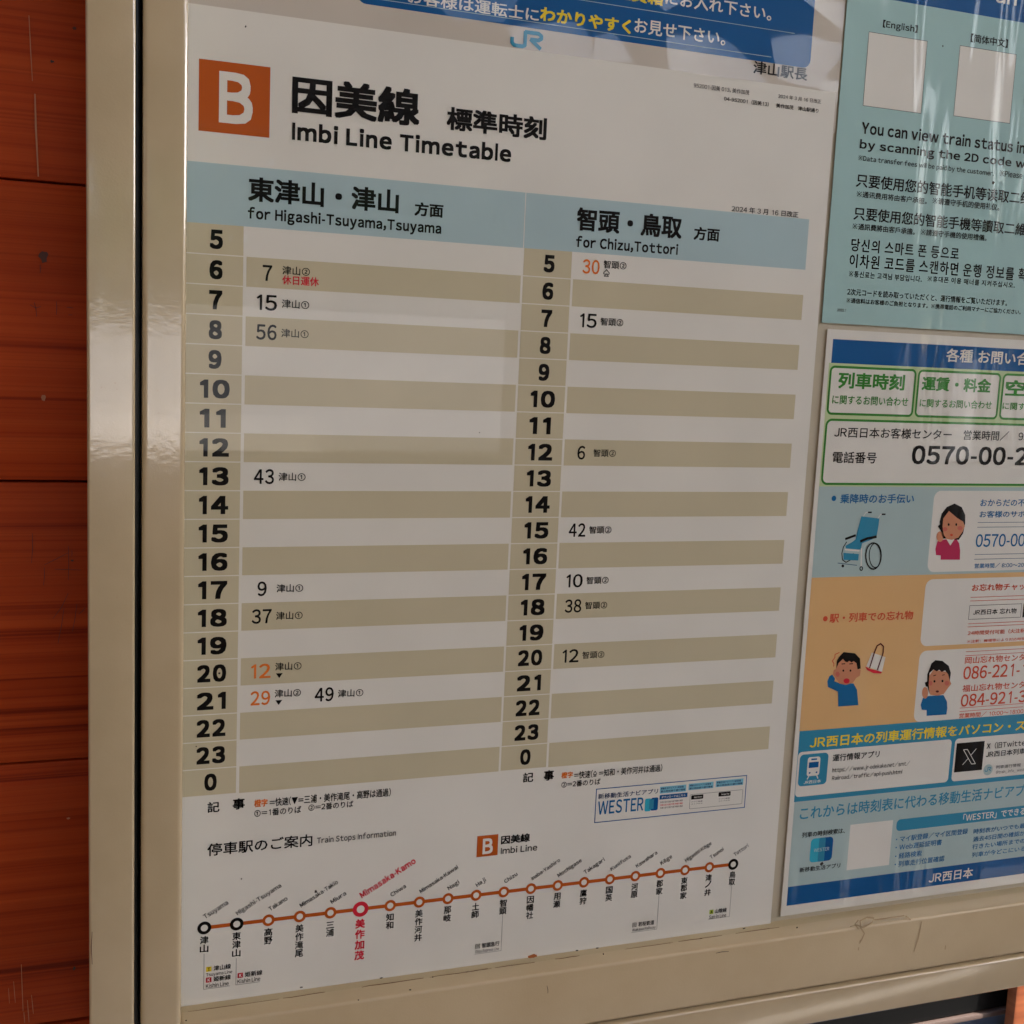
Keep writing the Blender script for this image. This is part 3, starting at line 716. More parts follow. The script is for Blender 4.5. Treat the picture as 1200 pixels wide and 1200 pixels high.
('T', 'timetable', 'footnote_lettering', '②=2番のりば', 0, 42.83, 1353.01, 27.89, 4.39, 'ink', 0.016, 0, 3),
('T', 'timetable', 'footnote_lettering', '記', 0, 182.7, 1359.34, 7.32, 6.64, 'ink', 0.022, 0, 3),
('T', 'timetable', 'footnote_lettering', '事', 0, 197.33, 1359.25, 7.13, 7.04, 'ink', 0.03, 0, 3),
('T', 'timetable', 'footnote_lettering', '橙字', 0, 209.84, 1359.79, 8.06, 4.31, 'orange_ink', 0.03, 0, 3),
('T', 'timetable', 'footnote_lettering', '=快速(♤=知和・美作河井は通過)', 0, 219.01, 1358.6, 65.13, 5.33, 'ink', 0.016, 0, 3),
('T', 'timetable', 'footnote_lettering', '②=2番のりば', 0, 210.2, 1353.29, 28.18, 4.32, 'ink', 0.016, 0, 3),
('R', 'timetable', 'app_banner', 235.56, 1326.45, 351.37, 1350.5, 0, 'paper', 1),
('O', 'timetable', 'app_banner/border', 235.56, 1326.45, 351.37, 1350.5, 0, 0.6, 'blue', 2),
('T', 'timetable', 'app_banner/lettering', '新移動生活ナビアプリ', 0, 237.34, 1343.04, 44.69, 3.73, 'navy', 0.02, 0, 3),
('T', 'timetable', 'app_banner/lettering', 'WESTER', 0, 237.64, 1331.89, 33.94, 9.76, 'midblue', 0.02, 0, 3),
('R', 'timetable', 'app_banner/icon', 272.64, 1330.99, 277.47, 1340.17, 1.2, 'cyan', 2),
('R', 'timetable', 'app_banner/icon', 277.15, 1331.17, 282.65, 1340.37, 1.2, 'blue', 2),
('R', 'timetable', 'app_banner/icon', 275.93, 1332.52, 279.4, 1339.26, 0, 'teal', 3),
('R', 'timetable', 'app_banner/panel', 283.45, 1342.82, 303.61, 1347.72, 0, 'light_cyan', 2),
('T', 'timetable', 'app_banner/lettering', '移動生活ナビアプリ新登場', 0, 284.15, 1345.58, 17.4, 1.47, 'navy', 0.02, 0, 3),
('T', 'timetable', 'app_banner/lettering', '駅の時刻表や運行情報', 0, 284.29, 1343.5, 18.73, 1.53, 'navy', 0.02, 0, 3),
('R', 'timetable', 'app_banner/panel', 305.4, 1343.33, 324.92, 1347.97, 0, 'light_cyan', 2),
('T', 'timetable', 'app_banner/lettering', '移動生活ナビアプリ新登場', 0, 306.11, 1345.81, 16.72, 1.48, 'navy', 0.02, 0, 3),
('T', 'timetable', 'app_banner/lettering', '駅の時刻表や運行情報', 0, 306.26, 1343.71, 18.08, 1.55, 'navy', 0.02, 0, 3),
('R', 'timetable', 'app_banner/panel', 326.73, 1343.63, 348.67, 1348.31, 0, 'light_cyan', 2),
('T', 'timetable', 'app_banner/lettering', '移動生活ナビアプリ新登場', 0, 327.46, 1346.13, 19.08, 1.5, 'navy', 0.02, 0, 3),
('T', 'timetable', 'app_banner/lettering', '駅の時刻表や運行情報', 0, 327.62, 1344.01, 20.46, 1.56, 'navy', 0.02, 0, 3),
('R', 'timetable', 'app_banner/panel', 283.54, 1338.55, 304.98, 1341.75, 0, 'blue', 2),
('T', 'timetable', 'app_banner/lettering', 'ダウンロードはこちら', 0, 284.89, 1339.36, 18.43, 1.66, 'paper', 0.015, 0, 4),
('T', 'timetable', 'app_banner/lettering', '列車の走行位置や運行情報を確認', 0, 284.18, 1335.88, 17.42, 1.29, 'grey_ink', 0.01, 0, 3),
('T', 'timetable', 'app_banner/lettering', '列車の走行位置や運行情報を確認', 0, 284.32, 1333.85, 17.43, 1.29, 'red', 0.01, 0, 3),
('T', 'timetable', 'app_banner/lettering', '列車の走行位置や運行情報を確認', 0, 284.46, 1331.82, 17.44, 1.29, 'grey_ink', 0.01, 0, 3),
('R', 'timetable', 'app_banner/panel', 307.04, 1329.62, 348.81, 1340.18, 0.8, 'paper', 2),
('O', 'timetable', 'app_banner/panel', 307.04, 1329.62, 348.81, 1340.18, 0.8, 0.25, 'grey_ink', 3),
('R', 'timetable', 'app_banner/badge', 308.01, 1336.33, 317.46, 1339.44, 0.5, 'ink', 3),
('T', 'timetable', 'app_banner/lettering', 'App Store', 0, 310.07, 1337.02, 6.39, 1.49, 'paper', 0.015, 0, 5),
('T', 'timetable', 'app_banner/lettering', 'アプリ画面', 0, 308.33, 1334.1, 8.71, 0.99, 'grey_ink', 0.01, 0, 3),
('T', 'timetable', 'app_banner/lettering', 'ストアから', 0, 308.45, 1332.6, 8.7, 0.87, 'grey_ink', 0.01, 0, 3),
('R', 'timetable', 'app_banner/badge', 329.42, 1336.57, 339.05, 1339.7, 0.5, 'ink', 3),
('T', 'timetable', 'app_banner/lettering', 'Google Play', 0, 331.53, 1337.26, 6.51, 1.5, 'paper', 0.015, 0, 5),
('T', 'timetable', 'app_banner/lettering', 'アプリ画面', 0, 329.77, 1334.31, 8.86, 1.0, 'grey_ink', 0.01, 0, 3),
('T', 'timetable', 'app_banner/lettering', 'ストアから', 0, 329.89, 1332.81, 8.86, 0.88, 'grey_ink', 0.01, 0, 3),
('T', 'timetable', 'section_heading', '停車駅のご案内', 0, -17.22, 1330.35, 62.92, 7.9, 'ink', 0.014, 0, 3),
('T', 'timetable', 'section_heading', 'Train Stops Information', 0, 48.57, 1330.52, 50.07, 5.16, 'ink', 0.02, 0, 3),
('R', 'timetable', 'line_emblem', 153.0, 1311.2, 167.5, 1325.6, 0, 'orange', 1),
('T', 'timetable', 'line_emblem/letter', 'B', 0, 157.01, 1312.86, 6.98, 10.55, 'paper', 0.03, 0, 2),
('T', 'timetable', 'section_heading', '因美線', 0, 169.48, 1318.28, 20.23, 5.88, 'ink', 0.03, 0, 3),
('T', 'timetable', 'section_heading', 'Imbi Line', 0, 169.67, 1311.52, 25.54, 4.72, 'ink', 0.022, 0, 3),
('R', 'timetable', 'route_line', -18.5, 1283.9, 345.4, 1286.3, 0, 'orange', 1),
('C', 'timetable', 'station_marker', -18.5, 1285.1, 4.1, 0, 'ink', 3),
('C', 'timetable', 'station_marker/centre', -18.5, 1285.1, 2.0999999999999996, 0, 'paper', 4),
('T', 'timetable', 'station_name_lettering', '津', 0, -21.04, 1274.85, 5.08, 5.08, 'ink', 0.022, 0, 3),
('T', 'timetable', 'station_name_lettering', '山', 0, -21.04, 1269.35, 5.08, 5.08, 'ink', 0.022, 0, 3),
('T', 'timetable', 'station_name_lettering', 'Tsuyama', 0, -17.6, 1289.9, 16.0, 4.0, 'ink', 0.02, 30, 3),
('C', 'timetable', 'station_marker', 0.65, 1285.1, 4.1, 0, 'ink', 3),
('C', 'timetable', 'station_marker/centre', 0.65, 1285.1, 2.0999999999999996, 0, 'paper', 4),
('T', 'timetable', 'station_name_lettering', '東', 0, -1.89, 1274.85, 5.08, 5.08, 'ink', 0.022, 0, 3),
('T', 'timetable', 'station_name_lettering', '津', 0, -1.89, 1269.35, 5.08, 5.08, 'ink', 0.022, 0, 3),
('T', 'timetable', 'station_name_lettering', '山', 0, -1.89, 1263.85, 5.08, 5.08, 'ink', 0.022, 0, 3),
('T', 'timetable', 'station_name_lettering', 'Higashi-Tsuyama', 0, 1.55, 1289.9, 30.5, 4.0, 'ink', 0.02, 30, 3),
('C', 'timetable', 'station_marker', 19.81, 1285.1, 3.8, 0, 'orange', 3),
('C', 'timetable', 'station_marker/centre', 19.81, 1285.1, 1.9999999999999998, 0, 'paper', 4),
('T', 'timetable', 'station_name_lettering', '高', 0, 17.27, 1274.85, 5.08, 5.08, 'ink', 0.022, 0, 3),
('T', 'timetable', 'station_name_lettering', '野', 0, 17.27, 1269.35, 5.08, 5.08, 'ink', 0.022, 0, 3),
('T', 'timetable', 'station_name_lettering', 'Takano', 0, 20.71, 1290.8, 12.5, 3.1, 'ink', 0.02, 30, 3),
('C', 'timetable', 'station_marker', 38.96, 1285.1, 3.8, 0, 'orange', 3),
('C', 'timetable', 'station_marker/centre', 38.96, 1285.1, 1.9999999999999998, 0, 'paper', 4),
('T', 'timetable', 'station_name_lettering', '美', 0, 36.42, 1274.85, 5.08, 5.08, 'ink', 0.022, 0, 3),
('T', 'timetable', 'station_name_lettering', '作', 0, 36.42, 1269.35, 5.08, 5.08, 'ink', 0.022, 0, 3),
('T', 'timetable', 'station_name_lettering', '滝', 0, 36.42, 1263.85, 5.08, 5.08, 'ink', 0.022, 0, 3),
('T', 'timetable', 'station_name_lettering', '尾', 0, 36.42, 1258.35, 5.08, 5.08, 'ink', 0.022, 0, 3),
('T', 'timetable', 'station_name_lettering', 'Mimasaka-Takio', 0, 39.86, 1290.8, 26.5, 3.1, 'ink', 0.02, 30, 3),
('C', 'timetable', 'station_marker', 58.11, 1285.1, 3.8, 0, 'orange', 3),
('C', 'timetable', 'station_marker/centre', 58.11, 1285.1, 1.9999999999999998, 0, 'paper', 4),
('T', 'timetable', 'station_name_lettering', '三', 0, 55.57, 1274.85, 5.08, 4.32, 'ink', 0.022, 0, 3),
('T', 'timetable', 'station_name_lettering', '浦', 0, 55.57, 1269.35, 5.08, 5.08, 'ink', 0.022, 0, 3),
('T', 'timetable', 'station_name_lettering', 'Miura', 0, 59.01, 1290.8, 10.5, 3.1, 'ink', 0.02, 30, 3),
('C', 'timetable', 'station_marker', 77.26, 1285.1, 5.1, 0, 'red', 3),
('C', 'timetable', 'station_marker/centre', 77.26, 1285.1, 2.4999999999999996, 0, 'paper', 4),
('T', 'timetable', 'station_name_lettering', '美', 0, 74.16, 1272.35, 6.2, 6.2, 'red', 0.03, 0, 3),
('T', 'timetable', 'station_name_lettering', '作', 0, 74.16, 1265.25, 6.2, 6.2, 'red', 0.03, 0, 3),
('T', 'timetable', 'station_name_lettering', '加', 0, 74.16, 1258.15, 6.2, 6.2, 'red', 0.03, 0, 3),
('T', 'timetable', 'station_name_lettering', '茂', 0, 74.16, 1251.05, 6.2, 6.2, 'red', 0.03, 0, 3),
('T', 'timetable', 'station_name_lettering', 'Mimasaka-Kamo', 0, 78.06, 1292.1, 40.0, 4.6, 'red', 0.03, 30, 3),
('C', 'timetable', 'station_marker', 96.42, 1285.1, 3.8, 0, 'orange', 3),
('C', 'timetable', 'station_marker/centre', 96.42, 1285.1, 1.9999999999999998, 0, 'paper', 4),
('T', 'timetable', 'station_name_lettering', '知', 0, 93.88, 1274.85, 5.08, 5.08, 'ink', 0.022, 0, 3),
('T', 'timetable', 'station_name_lettering', '和', 0, 93.88, 1269.35, 5.08, 5.08, 'ink', 0.022, 0, 3),
('T', 'timetable', 'station_name_lettering', 'Chiwa', 0, 97.32, 1290.8, 10.8, 3.1, 'ink', 0.02, 30, 3),
('C', 'timetable', 'station_marker', 115.57, 1285.1, 3.8, 0, 'orange', 3),
('C', 'timetable', 'station_marker/centre', 115.57, 1285.1, 1.9999999999999998, 0, 'paper', 4),
('T', 'timetable', 'station_name_lettering', '美', 0, 113.03, 1274.85, 5.08, 5.08, 'ink', 0.022, 0, 3),
('T', 'timetable', 'station_name_lettering', '作', 0, 113.03, 1269.35, 5.08, 5.08, 'ink', 0.022, 0, 3),
('T', 'timetable', 'station_name_lettering', '河', 0, 113.03, 1263.85, 5.08, 5.08, 'ink', 0.022, 0, 3),
('T', 'timetable', 'station_name_lettering', '井', 0, 113.03, 1258.35, 5.08, 5.08, 'ink', 0.022, 0, 3),
('T', 'timetable', 'station_name_lettering', 'Mimasaka-Kawai', 0, 116.47, 1290.8, 28.5, 3.1, 'ink', 0.02, 30, 3),
('C', 'timetable', 'station_marker', 134.72, 1285.1, 3.8, 0, 'orange', 3),
('C', 'timetable', 'station_marker/centre', 134.72, 1285.1, 1.9999999999999998, 0, 'paper', 4),
('T', 'timetable', 'station_name_lettering', '那', 0, 132.19, 1274.85, 5.08, 5.08, 'ink', 0.022, 0, 3),
('T', 'timetable', 'station_name_lettering', '岐', 0, 132.19, 1269.35, 5.08, 5.08, 'ink', 0.022, 0, 3),
('T', 'timetable', 'station_name_lettering', 'Nagi', 0, 135.62, 1289.9, 8.3, 4.0, 'ink', 0.02, 30, 3),
('C', 'timetable', 'station_marker', 153.88, 1285.1, 3.8, 0, 'orange', 3),
('C', 'timetable', 'station_marker/centre', 153.88, 1285.1, 1.9999999999999998, 0, 'paper', 4),
('T', 'timetable', 'station_name_lettering', '土', 0, 151.34, 1274.85, 5.08, 5.08, 'ink', 0.022, 0, 3),
('T', 'timetable', 'station_name_lettering', '師', 0, 151.34, 1269.35, 5.08, 5.08, 'ink', 0.022, 0, 3),
('T', 'timetable', 'station_name_lettering', 'Haji', 0, 154.78, 1289.9, 7.2, 4.0, 'ink', 0.02, 30, 3),
('C', 'timetable', 'station_marker', 173.03, 1285.1, 3.8, 0, 'orange', 3),
('C', 'timetable', 'station_marker/centre', 173.03, 1285.1, 1.9999999999999998, 0, 'paper', 4),
('T', 'timetable', 'station_name_lettering', '智', 0, 170.49, 1274.85, 5.08, 5.08, 'ink', 0.022, 0, 3),
('T', 'timetable', 'station_name_lettering', '頭', 0, 170.49, 1269.35, 5.08, 5.08, 'ink', 0.022, 0, 3),
('T', 'timetable', 'station_name_lettering', 'Chizu', 0, 173.93, 1290.8, 9.8, 3.1, 'ink', 0.02, 30, 3),
('C', 'timetable', 'station_marker', 192.18, 1285.1, 3.8, 0, 'orange', 3),
('C', 'timetable', 'station_marker/centre', 192.18, 1285.1, 1.9999999999999998, 0, 'paper', 4),
('T', 'timetable', 'station_name_lettering', '因', 0, 189.64, 1274.85, 5.08, 5.08, 'ink', 0.022, 0, 3),
('T', 'timetable', 'station_name_lettering', '幡', 0, 189.64, 1269.35, 5.08, 5.08, 'ink', 0.022, 0, 3),
('T', 'timetable', 'station_name_lettering', '社', 0, 189.64, 1263.85, 5.08, 5.08, 'ink', 0.022, 0, 3),
('T', 'timetable', 'station_name_lettering', 'Inaba-Yashiro', 0, 193.08, 1290.8, 22.5, 3.1, 'ink', 0.02, 30, 3),
('C', 'timetable', 'station_marker', 211.34, 1285.1, 3.8, 0, 'orange', 3),
('C', 'timetable', 'station_marker/centre', 211.34, 1285.1, 1.9999999999999998, 0, 'paper', 4),
('T', 'timetable', 'station_name_lettering', '用', 0, 208.8, 1274.85, 5.08, 5.08, 'ink', 0.022, 0, 3),
('T', 'timetable', 'station_name_lettering', '瀬', 0, 208.8, 1269.35, 5.08, 5.08, 'ink', 0.022, 0, 3),
('T', 'timetable', 'station_name_lettering', 'Mochigase', 0, 212.24, 1289.9, 19.0, 4.0, 'ink', 0.02, 30, 3),
('C', 'timetable', 'station_marker', 230.49, 1285.1, 3.8, 0, 'orange', 3),
('C', 'timetable', 'station_marker/centre', 230.49, 1285.1, 1.9999999999999998, 0, 'paper', 4),
('T', 'timetable', 'station_name_lettering', '鷹', 0, 227.95, 1274.85, 5.08, 5.08, 'ink', 0.022, 0, 3),
('T', 'timetable', 'station_name_lettering', '狩', 0, 227.95, 1269.35, 5.08, 5.08, 'ink', 0.022, 0, 3),
('T', 'timetable', 'station_name_lettering', 'Takagari', 0, 231.39, 1289.9, 16.5, 4.0, 'ink', 0.02, 30, 3),
('C', 'timetable', 'station_marker', 249.64, 1285.1, 3.8, 0, 'orange', 3),
('C', 'timetable', 'station_marker/centre', 249.64, 1285.1, 1.9999999999999998, 0, 'paper', 4),
('T', 'timetable', 'station_name_lettering', '国', 0, 247.1, 1274.85, 5.08, 5.08, 'ink', 0.022, 0, 3),
('T', 'timetable', 'station_name_lettering', '英', 0, 247.1, 1269.35, 5.08, 5.08, 'ink', 0.022, 0, 3),
('T', 'timetable', 'station_name_lettering', 'Kunifusa', 0, 250.54, 1290.8, 16.5, 3.1, 'ink', 0.02, 30, 3),
('C', 'timetable', 'station_marker', 268.79, 1285.1, 3.8, 0, 'orange', 3),
('C', 'timetable', 'station_marker/centre', 268.79, 1285.1, 1.9999999999999998, 0, 'paper', 4),
('T', 'timetable', 'station_name_lettering', '河', 0, 266.26, 1274.85, 5.08, 5.08, 'ink', 0.022, 0, 3),
('T', 'timetable', 'station_name_lettering', '原', 0, 266.26, 1269.35, 5.08, 5.08, 'ink', 0.022, 0, 3),
('T', 'timetable', 'station_name_lettering', 'Kawahara', 0, 269.69, 1290.8, 17.5, 3.1, 'ink', 0.02, 30, 3),
('C', 'timetable', 'station_marker', 287.95, 1285.1, 3.8, 0, 'orange', 3),
('C', 'timetable', 'station_marker/centre', 287.95, 1285.1, 1.9999999999999998, 0, 'paper', 4),
('T', 'timetable', 'station_name_lettering', '郡', 0, 285.41, 1274.85, 5.08, 5.08, 'ink', 0.022, 0, 3),
('T', 'timetable', 'station_name_lettering', '家', 0, 285.41, 1269.35, 5.08, 5.08, 'ink', 0.022, 0, 3),
('T', 'timetable', 'station_name_lettering', 'Kōge', 0, 288.85, 1289.9, 9.5, 4.0, 'ink', 0.02, 30, 3),
('C', 'timetable', 'station_marker', 307.1, 1285.1, 3.8, 0, 'orange', 3),
('C', 'timetable', 'station_marker/centre', 307.1, 1285.1, 1.9999999999999998, 0, 'paper', 4),
('T', 'timetable', 'station_name_lettering', '東', 0, 304.56, 1274.85, 5.08, 5.08, 'ink', 0.022, 0, 3),
('T', 'timetable', 'station_name_lettering', '郡', 0, 304.56, 1269.35, 5.08, 5.08, 'ink', 0.022, 0, 3),
('T', 'timetable', 'station_name_lettering', '家', 0, 304.56, 1263.85, 5.08, 5.08, 'ink', 0.022, 0, 3),
('T', 'timetable', 'station_name_lettering', 'Higashi-Kōge', 0, 308.0, 1289.9, 22.5, 4.0, 'ink', 0.02, 30, 3),
('C', 'timetable', 'station_marker', 326.25, 1285.1, 3.8, 0, 'orange', 3),
('C', 'timetable', 'station_marker/centre', 326.25, 1285.1, 1.9999999999999998, 0, 'paper', 4),
('T', 'timetable', 'station_name_lettering', '津', 0, 323.72, 1274.85, 5.08, 5.08, 'ink', 0.022, 0, 3),
('T', 'timetable', 'station_name_lettering', 'ノ', 0, 323.72, 1270.1, 5.08, 5.08, 'ink', 0.022, 0, 3),
('T', 'timetable', 'station_name_lettering', '井', 0, 323.72, 1263.85, 5.08, 5.08, 'ink', 0.022, 0, 3),
('T', 'timetable', 'station_name_lettering', 'Tsunoi', 0, 327.15, 1290.8, 11.5, 3.1, 'ink', 0.02, 30, 3),
('C', 'timetable', 'station_marker', 345.41, 1285.1, 4.1, 0, 'ink', 3),
('C', 'timetable', 'station_marker/centre', 345.41, 1285.1, 2.0999999999999996, 0, 'paper', 4),
('T', 'timetable', 'station_name_lettering', '鳥', 0, 342.87, 1274.85, 5.08, 5.08, 'ink', 0.022, 0, 3),
('T', 'timetable', 'station_name_lettering', '取', 0, 342.87, 1269.35, 5.08, 5.08, 'ink', 0.022, 0, 3),
('T', 'timetable', 'station_name_lettering', 'Tottori', 0, 346.31, 1290.8, 12.5, 3.1, 'ink', 0.02, 30, 3),
('S', 'timetable', 'leader_line', ((-18.5, 1268.5), (-18.5, 1245.5), (-3.0, 1245.5)), 0.22, 'grey_ink', 3),
('S', 'timetable', 'leader_line', ((0.65, 1263.0), (0.65, 1245.5), (15.15, 1245.5)), 0.22, 'grey_ink', 3),
('S', 'timetable', 'leader_line', ((173.03, 1268.8), (173.03, 1244.0), (154.53, 1244.0)), 0.22, 'grey_ink', 3),
('S', 'timetable', 'leader_line', ((287.95, 1268.8), (287.95, 1244.0), (268.45, 1244.0)), 0.22, 'grey_ink', 3),
('S', 'timetable', 'leader_line', ((345.41, 1268.8), (345.41, 1246.0), (328.41, 1246.0)), 0.22, 'grey_ink', 3),
('R', 'timetable', 'line_emblem', -17.2, 1256.6, -14.0, 1259.8, 0, 'yellow', 3),
('T', 'timetable', 'small_print', 'T', 0, -16.3, 1257.1, 1.5, 2.2, 'ink', 0.03, 0, 5),
('T', 'timetable', 'small_print', '津山線', 0, -12.8, 1256.6, 10.3, 3.4, 'ink', 0.02, 0, 3),
('T', 'timetable', 'small_print', 'Tsuyama Line', 0, -17.2, 1253.0, 15.5, 2.8, 'ink', 0.008, 0, 3),
('R', 'timetable', 'line_emblem', -17.2, 1249.6, -14.0, 1252.8, 0, 'red', 3),
('T', 'timetable', 'small_print', 'K', 0, -16.3, 1250.1, 1.5, 2.2, 'paper', 0.03, 0, 5),
('T', 'timetable', 'small_print', '姫新線', 0, -12.8, 1249.6, 10.3, 3.4, 'ink', 0.02, 0, 3),
('T', 'timetable', 'small_print', 'Kishin Line', 0, -17.2, 1246.0, 13.5, 2.8, 'ink', 0.008, 0, 3),
('R', 'timetable', 'line_emblem', 1.6, 1249.8, 4.8, 1253.0, 0, 'red', 3),
('T', 'timetable', 'small_print', 'K', 0, 2.5, 1250.3, 1.5, 2.2, 'paper', 0.03, 0, 5),
('T', 'timetable', 'small_print', '姫新線', 0, 6.0, 1249.8, 10.6, 3.4, 'ink', 0.02, 0, 3),
('T', 'timetable', 'small_print', 'Kishin Line', 0, 1.6, 1246.2, 13.8, 2.8, 'ink', 0.008, 0, 3),
('T', 'timetable', 'small_print', '回', 0, 155.03, 1247.7, 3.0, 3.2, 'ink', 0.01, 0, 3),
('T', 'timetable', 'small_print', '智頭急行', 0, 159.43, 1247.7, 12.2, 3.4, 'ink', 0.02, 0, 3),
('T', 'timetable', 'small_print', 'Chizu Express Line', 0, 155.03, 1244.1, 16.5, 2.8, 'ink', 0.008, 0, 3),
('T', 'timetable', 'small_print', '回', 0, 268.95, 1247.7, 3.0, 3.2, 'ink', 0.01, 0, 3),
('T', 'timetable', 'small_print', '若桜鉄道', 0, 273.35, 1247.7, 12.2, 3.4, 'ink', 0.02, 0, 3),
('T', 'timetable', 'small_print', 'Wakasa Railway', 0, 268.95, 1244.1, 18.0, 2.8, 'ink', 0.008, 0, 3),
('R', 'timetable', 'line_emblem', 328.91, 1249.7, 332.11, 1252.9, 0, 'lime', 3),
('T', 'timetable', 'small_print', 'A', 0, 329.81, 1250.2, 1.5, 2.2, 'ink', 0.03, 0, 5),
('T', 'timetable', 'small_print', '山陰線', 0, 333.31, 1249.7, 9.5, 3.4, 'ink', 0.02, 0, 3),
('T', 'timetable', 'small_print', 'San-in Line', 0, 328.91, 1246.1, 13.8, 2.8, 'ink', 0.008, 0, 3),
('R', 'notice', 'banner', 60.0, 1828.45, 359.32, 1903.45, 5.5, 'blue', 1),
('S', 'notice', 'banner/outline', ((66.0, 1832.05), (330.0, 1832.05)), 0.35, 'pale_blue', 2),
('S', 'notice', 'banner/outline', ((150.0, 1848.65), (346.0, 1848.65)), 0.35, 'pale_blue', 2),
('T', 'notice', 'notice_lettering', 'お客様は運転士に', 0, 89.18, 1832.33, 80.62, 7.86, 'paper', 0.018, 0, 3),
('T', 'notice', 'notice_lettering', 'わかりやすく', 0, 170.62, 1833.32, 59.58, 8.18, 'yellow', 0.03, 0, 3),
('T', 'notice', 'notice_lettering', 'お見せ下さい。', 0, 232.41, 1834.51, 63.62, 8.67, 'paper', 0.018, 0, 3),
('T', 'notice', 'notice_lettering', '運賃箱', 0, 218.41, 1852.51, 32.57, 8.31, 'yellow', 0.03, 0, 3),
('T', 'notice', 'notice_lettering', 'にお入れ下さい。', 0, 252.36, 1853.7, 75.61, 8.44, 'paper', 0.018, 0, 3),
('T', 'notice', 'notice_lettering', '乗車券や運賃は', 0, 151.44, 1851.38, 63.91, 8.04, 'paper', 0.018, 0, 3),
('T', 'notice', 'notice_lettering', '津山駅長', 0, 317.3, 1820.42, 40.48, 8.03, 'ink', 0.022, 0, 3),
('S', 'notice', 'logo', ((153.62, 1821.56), (153.62, 1818.87), (155.02, 1817.53), (157.42, 1817.34), (160.22, 1817.34), (161.82, 1818.1), (161.82, 1825.78), (170.22, 1825.78), (172.02, 1824.63), (172.02, 1823.1), (170.22, 1821.94), (165.42, 1821.94), (171.62, 1817.34)), 2.3, 'teal', 3),
('R', 'guide', 'heading_band', 383.0, 1878.91, 620.0, 1900.0, 0, 'blue', 1),
('T', 'guide', 'guide_lettering', 'an', 0, 501.81, 1888.78, 17.78, 8.31, 'paper', 0.02, 0, 3),
('T', 'guide', 'guide_lettering', '【English】', 0, 412.03, 1859.85, 27.73, 5.86, 'ink', 0.02, 0, 3),
('T', 'guide', 'guide_lettering', '【简体中文】', 0, 483.87, 1860.56, 31.74, 5.76, 'ink', 0.018, 0, 3),
('R', 'guide', 'code_card', 401.55, 1809.6, 448.72, 1856.79, 0, 'paper', 1),
('O', 'guide', 'code_card/border', 401.55, 1809.6, 448.72, 1856.79, 0, 0.3, 'grey_ink', 2),
('R', 'guide', 'code_card', 475.49, 1810.95, 524.02, 1857.43, 0, 'paper', 1),
('O', 'guide', 'code_card/border', 475.49, 1810.95, 524.02, 1857.43, 0, 0.3, 'grey_ink', 2),
('T', 'guide', 'guide_lettering', 'You can view train status in|formation', 0, 402.25, 1791.8, 137.11, 8.0, 'ink', 0.028, 0, 3),
('T', 'guide', 'guide_lettering', 'by scanning the 2D code w|ith your smartphone', 0, 401.73, 1780.55, 139.13, 7.65, 'ink', 0.028, 0, 3),
('T', 'guide', 'guide_lettering', '※Data transfer fees will be paid by the customer.', 0, 401.41, 1773.57, 113.02, 4.39, 'ink', 0.02, 0, 3),
('T', 'guide', 'guide_lettering', '※Please| observe manners', 0, 519.61, 1774.87, 19.92, 4.32, 'ink', 0.02, 0, 3),
('T', 'guide', 'guide_lettering', '只要使用您的智能手机等读取二|维码', 0, 401.25, 1757.21, 138.0, 8.82, 'ink', 0.015, 0, 3),
('T', 'guide', 'guide_lettering', '※通讯费用将由客户承担。', 0, 402.38, 1750.57, 57.45, 4.26, 'ink', 0.015, 0, 3),
('T', 'guide', 'guide_lettering', '※请遵守手机的使用礼仪。', 0, 464.49, 1751.27, 57.61, 4.54, 'ink', 0.015, 0, 3),
('T', 'guide', 'guide_lettering', '只要使用您的智能手機等讀取二|維碼', 0, 401.39, 1735.69, 136.08, 8.62, 'ink', 0.015, 0, 3),
('T', 'guide', 'guide_lettering', '※通訊費將由客戶承擔。', 0, 401.09, 1729.34, 51.11, 4.29, 'ink', 0.015, 0, 3),
('T', 'guide', 'guide_lettering', '※請遵守手機的使用禮儀。', 0, 456.92, 1729.69, 56.62, 4.28, 'ink', 0.015, 0, 3),
('T', 'guide', 'guide_lettering', '당신의 스마트 폰 등으로', 0, 401.42, 1714.85, 89.5, 8.68, 'ink', 0.018, 0, 3),
('T', 'guide', 'guide_lettering', '이차원 코드를 스캔하면 운행 정보를 확|인', 0, 401.06, 1704.07, 151.26, 9.28, 'ink', 0.018, 0, 3),
('T', 'guide', 'guide_lettering', '※통신료는 고객님 부담입니다.', 0, 401.5, 1697.82, 59.94, 4.23, 'ink', 0.015, 0, 3),
('T', 'guide', 'guide_lettering', '※휴대폰 이용 매너를 지켜주십시오.', 0, 466.18, 1698.7, 76.36, 4.06, 'ink', 0.015, 0, 3),
('T', 'guide', 'guide_lettering', '2次元コードを読み取っていただくと、運行情報をご覧いただけます。', 0, 401.3, 1685.68, 135.96, 4.54, 'ink', 0.013, 0, 3),
('T', 'guide', 'guide_lettering', '※通信料はお客様のご負担となります。※携帯電話のご利用マナーにご協力ください。', 0, 401.24, 1680.42, 149.12, 3.52, 'ink', 0.015, 0, 3),
('T', 'guide', 'guide_lettering', '2022.1', 0, 394.45, 1674.43, 6.94, 1.87, 'grey_ink', 0.015, 0, 3),
('R', 'enquiry', 'heading_band', 393.2, 1639.66, 640.0, 1655.77, 0, 'blue', 1),
('R', 'enquiry', 'colour_field', 391.5, 1554.86, 640.0, 1639.66, 0, 'pale_green', 1),
('R', 'enquiry', 'colour_field', 391.5, 1490.67, 640.0, 1554.86, 0, 'pale_blue', 1),
('R', 'enquiry', 'colour_field', 391.5, 1379.58, 640.0, 1490.67, 0, 'peach', 1),
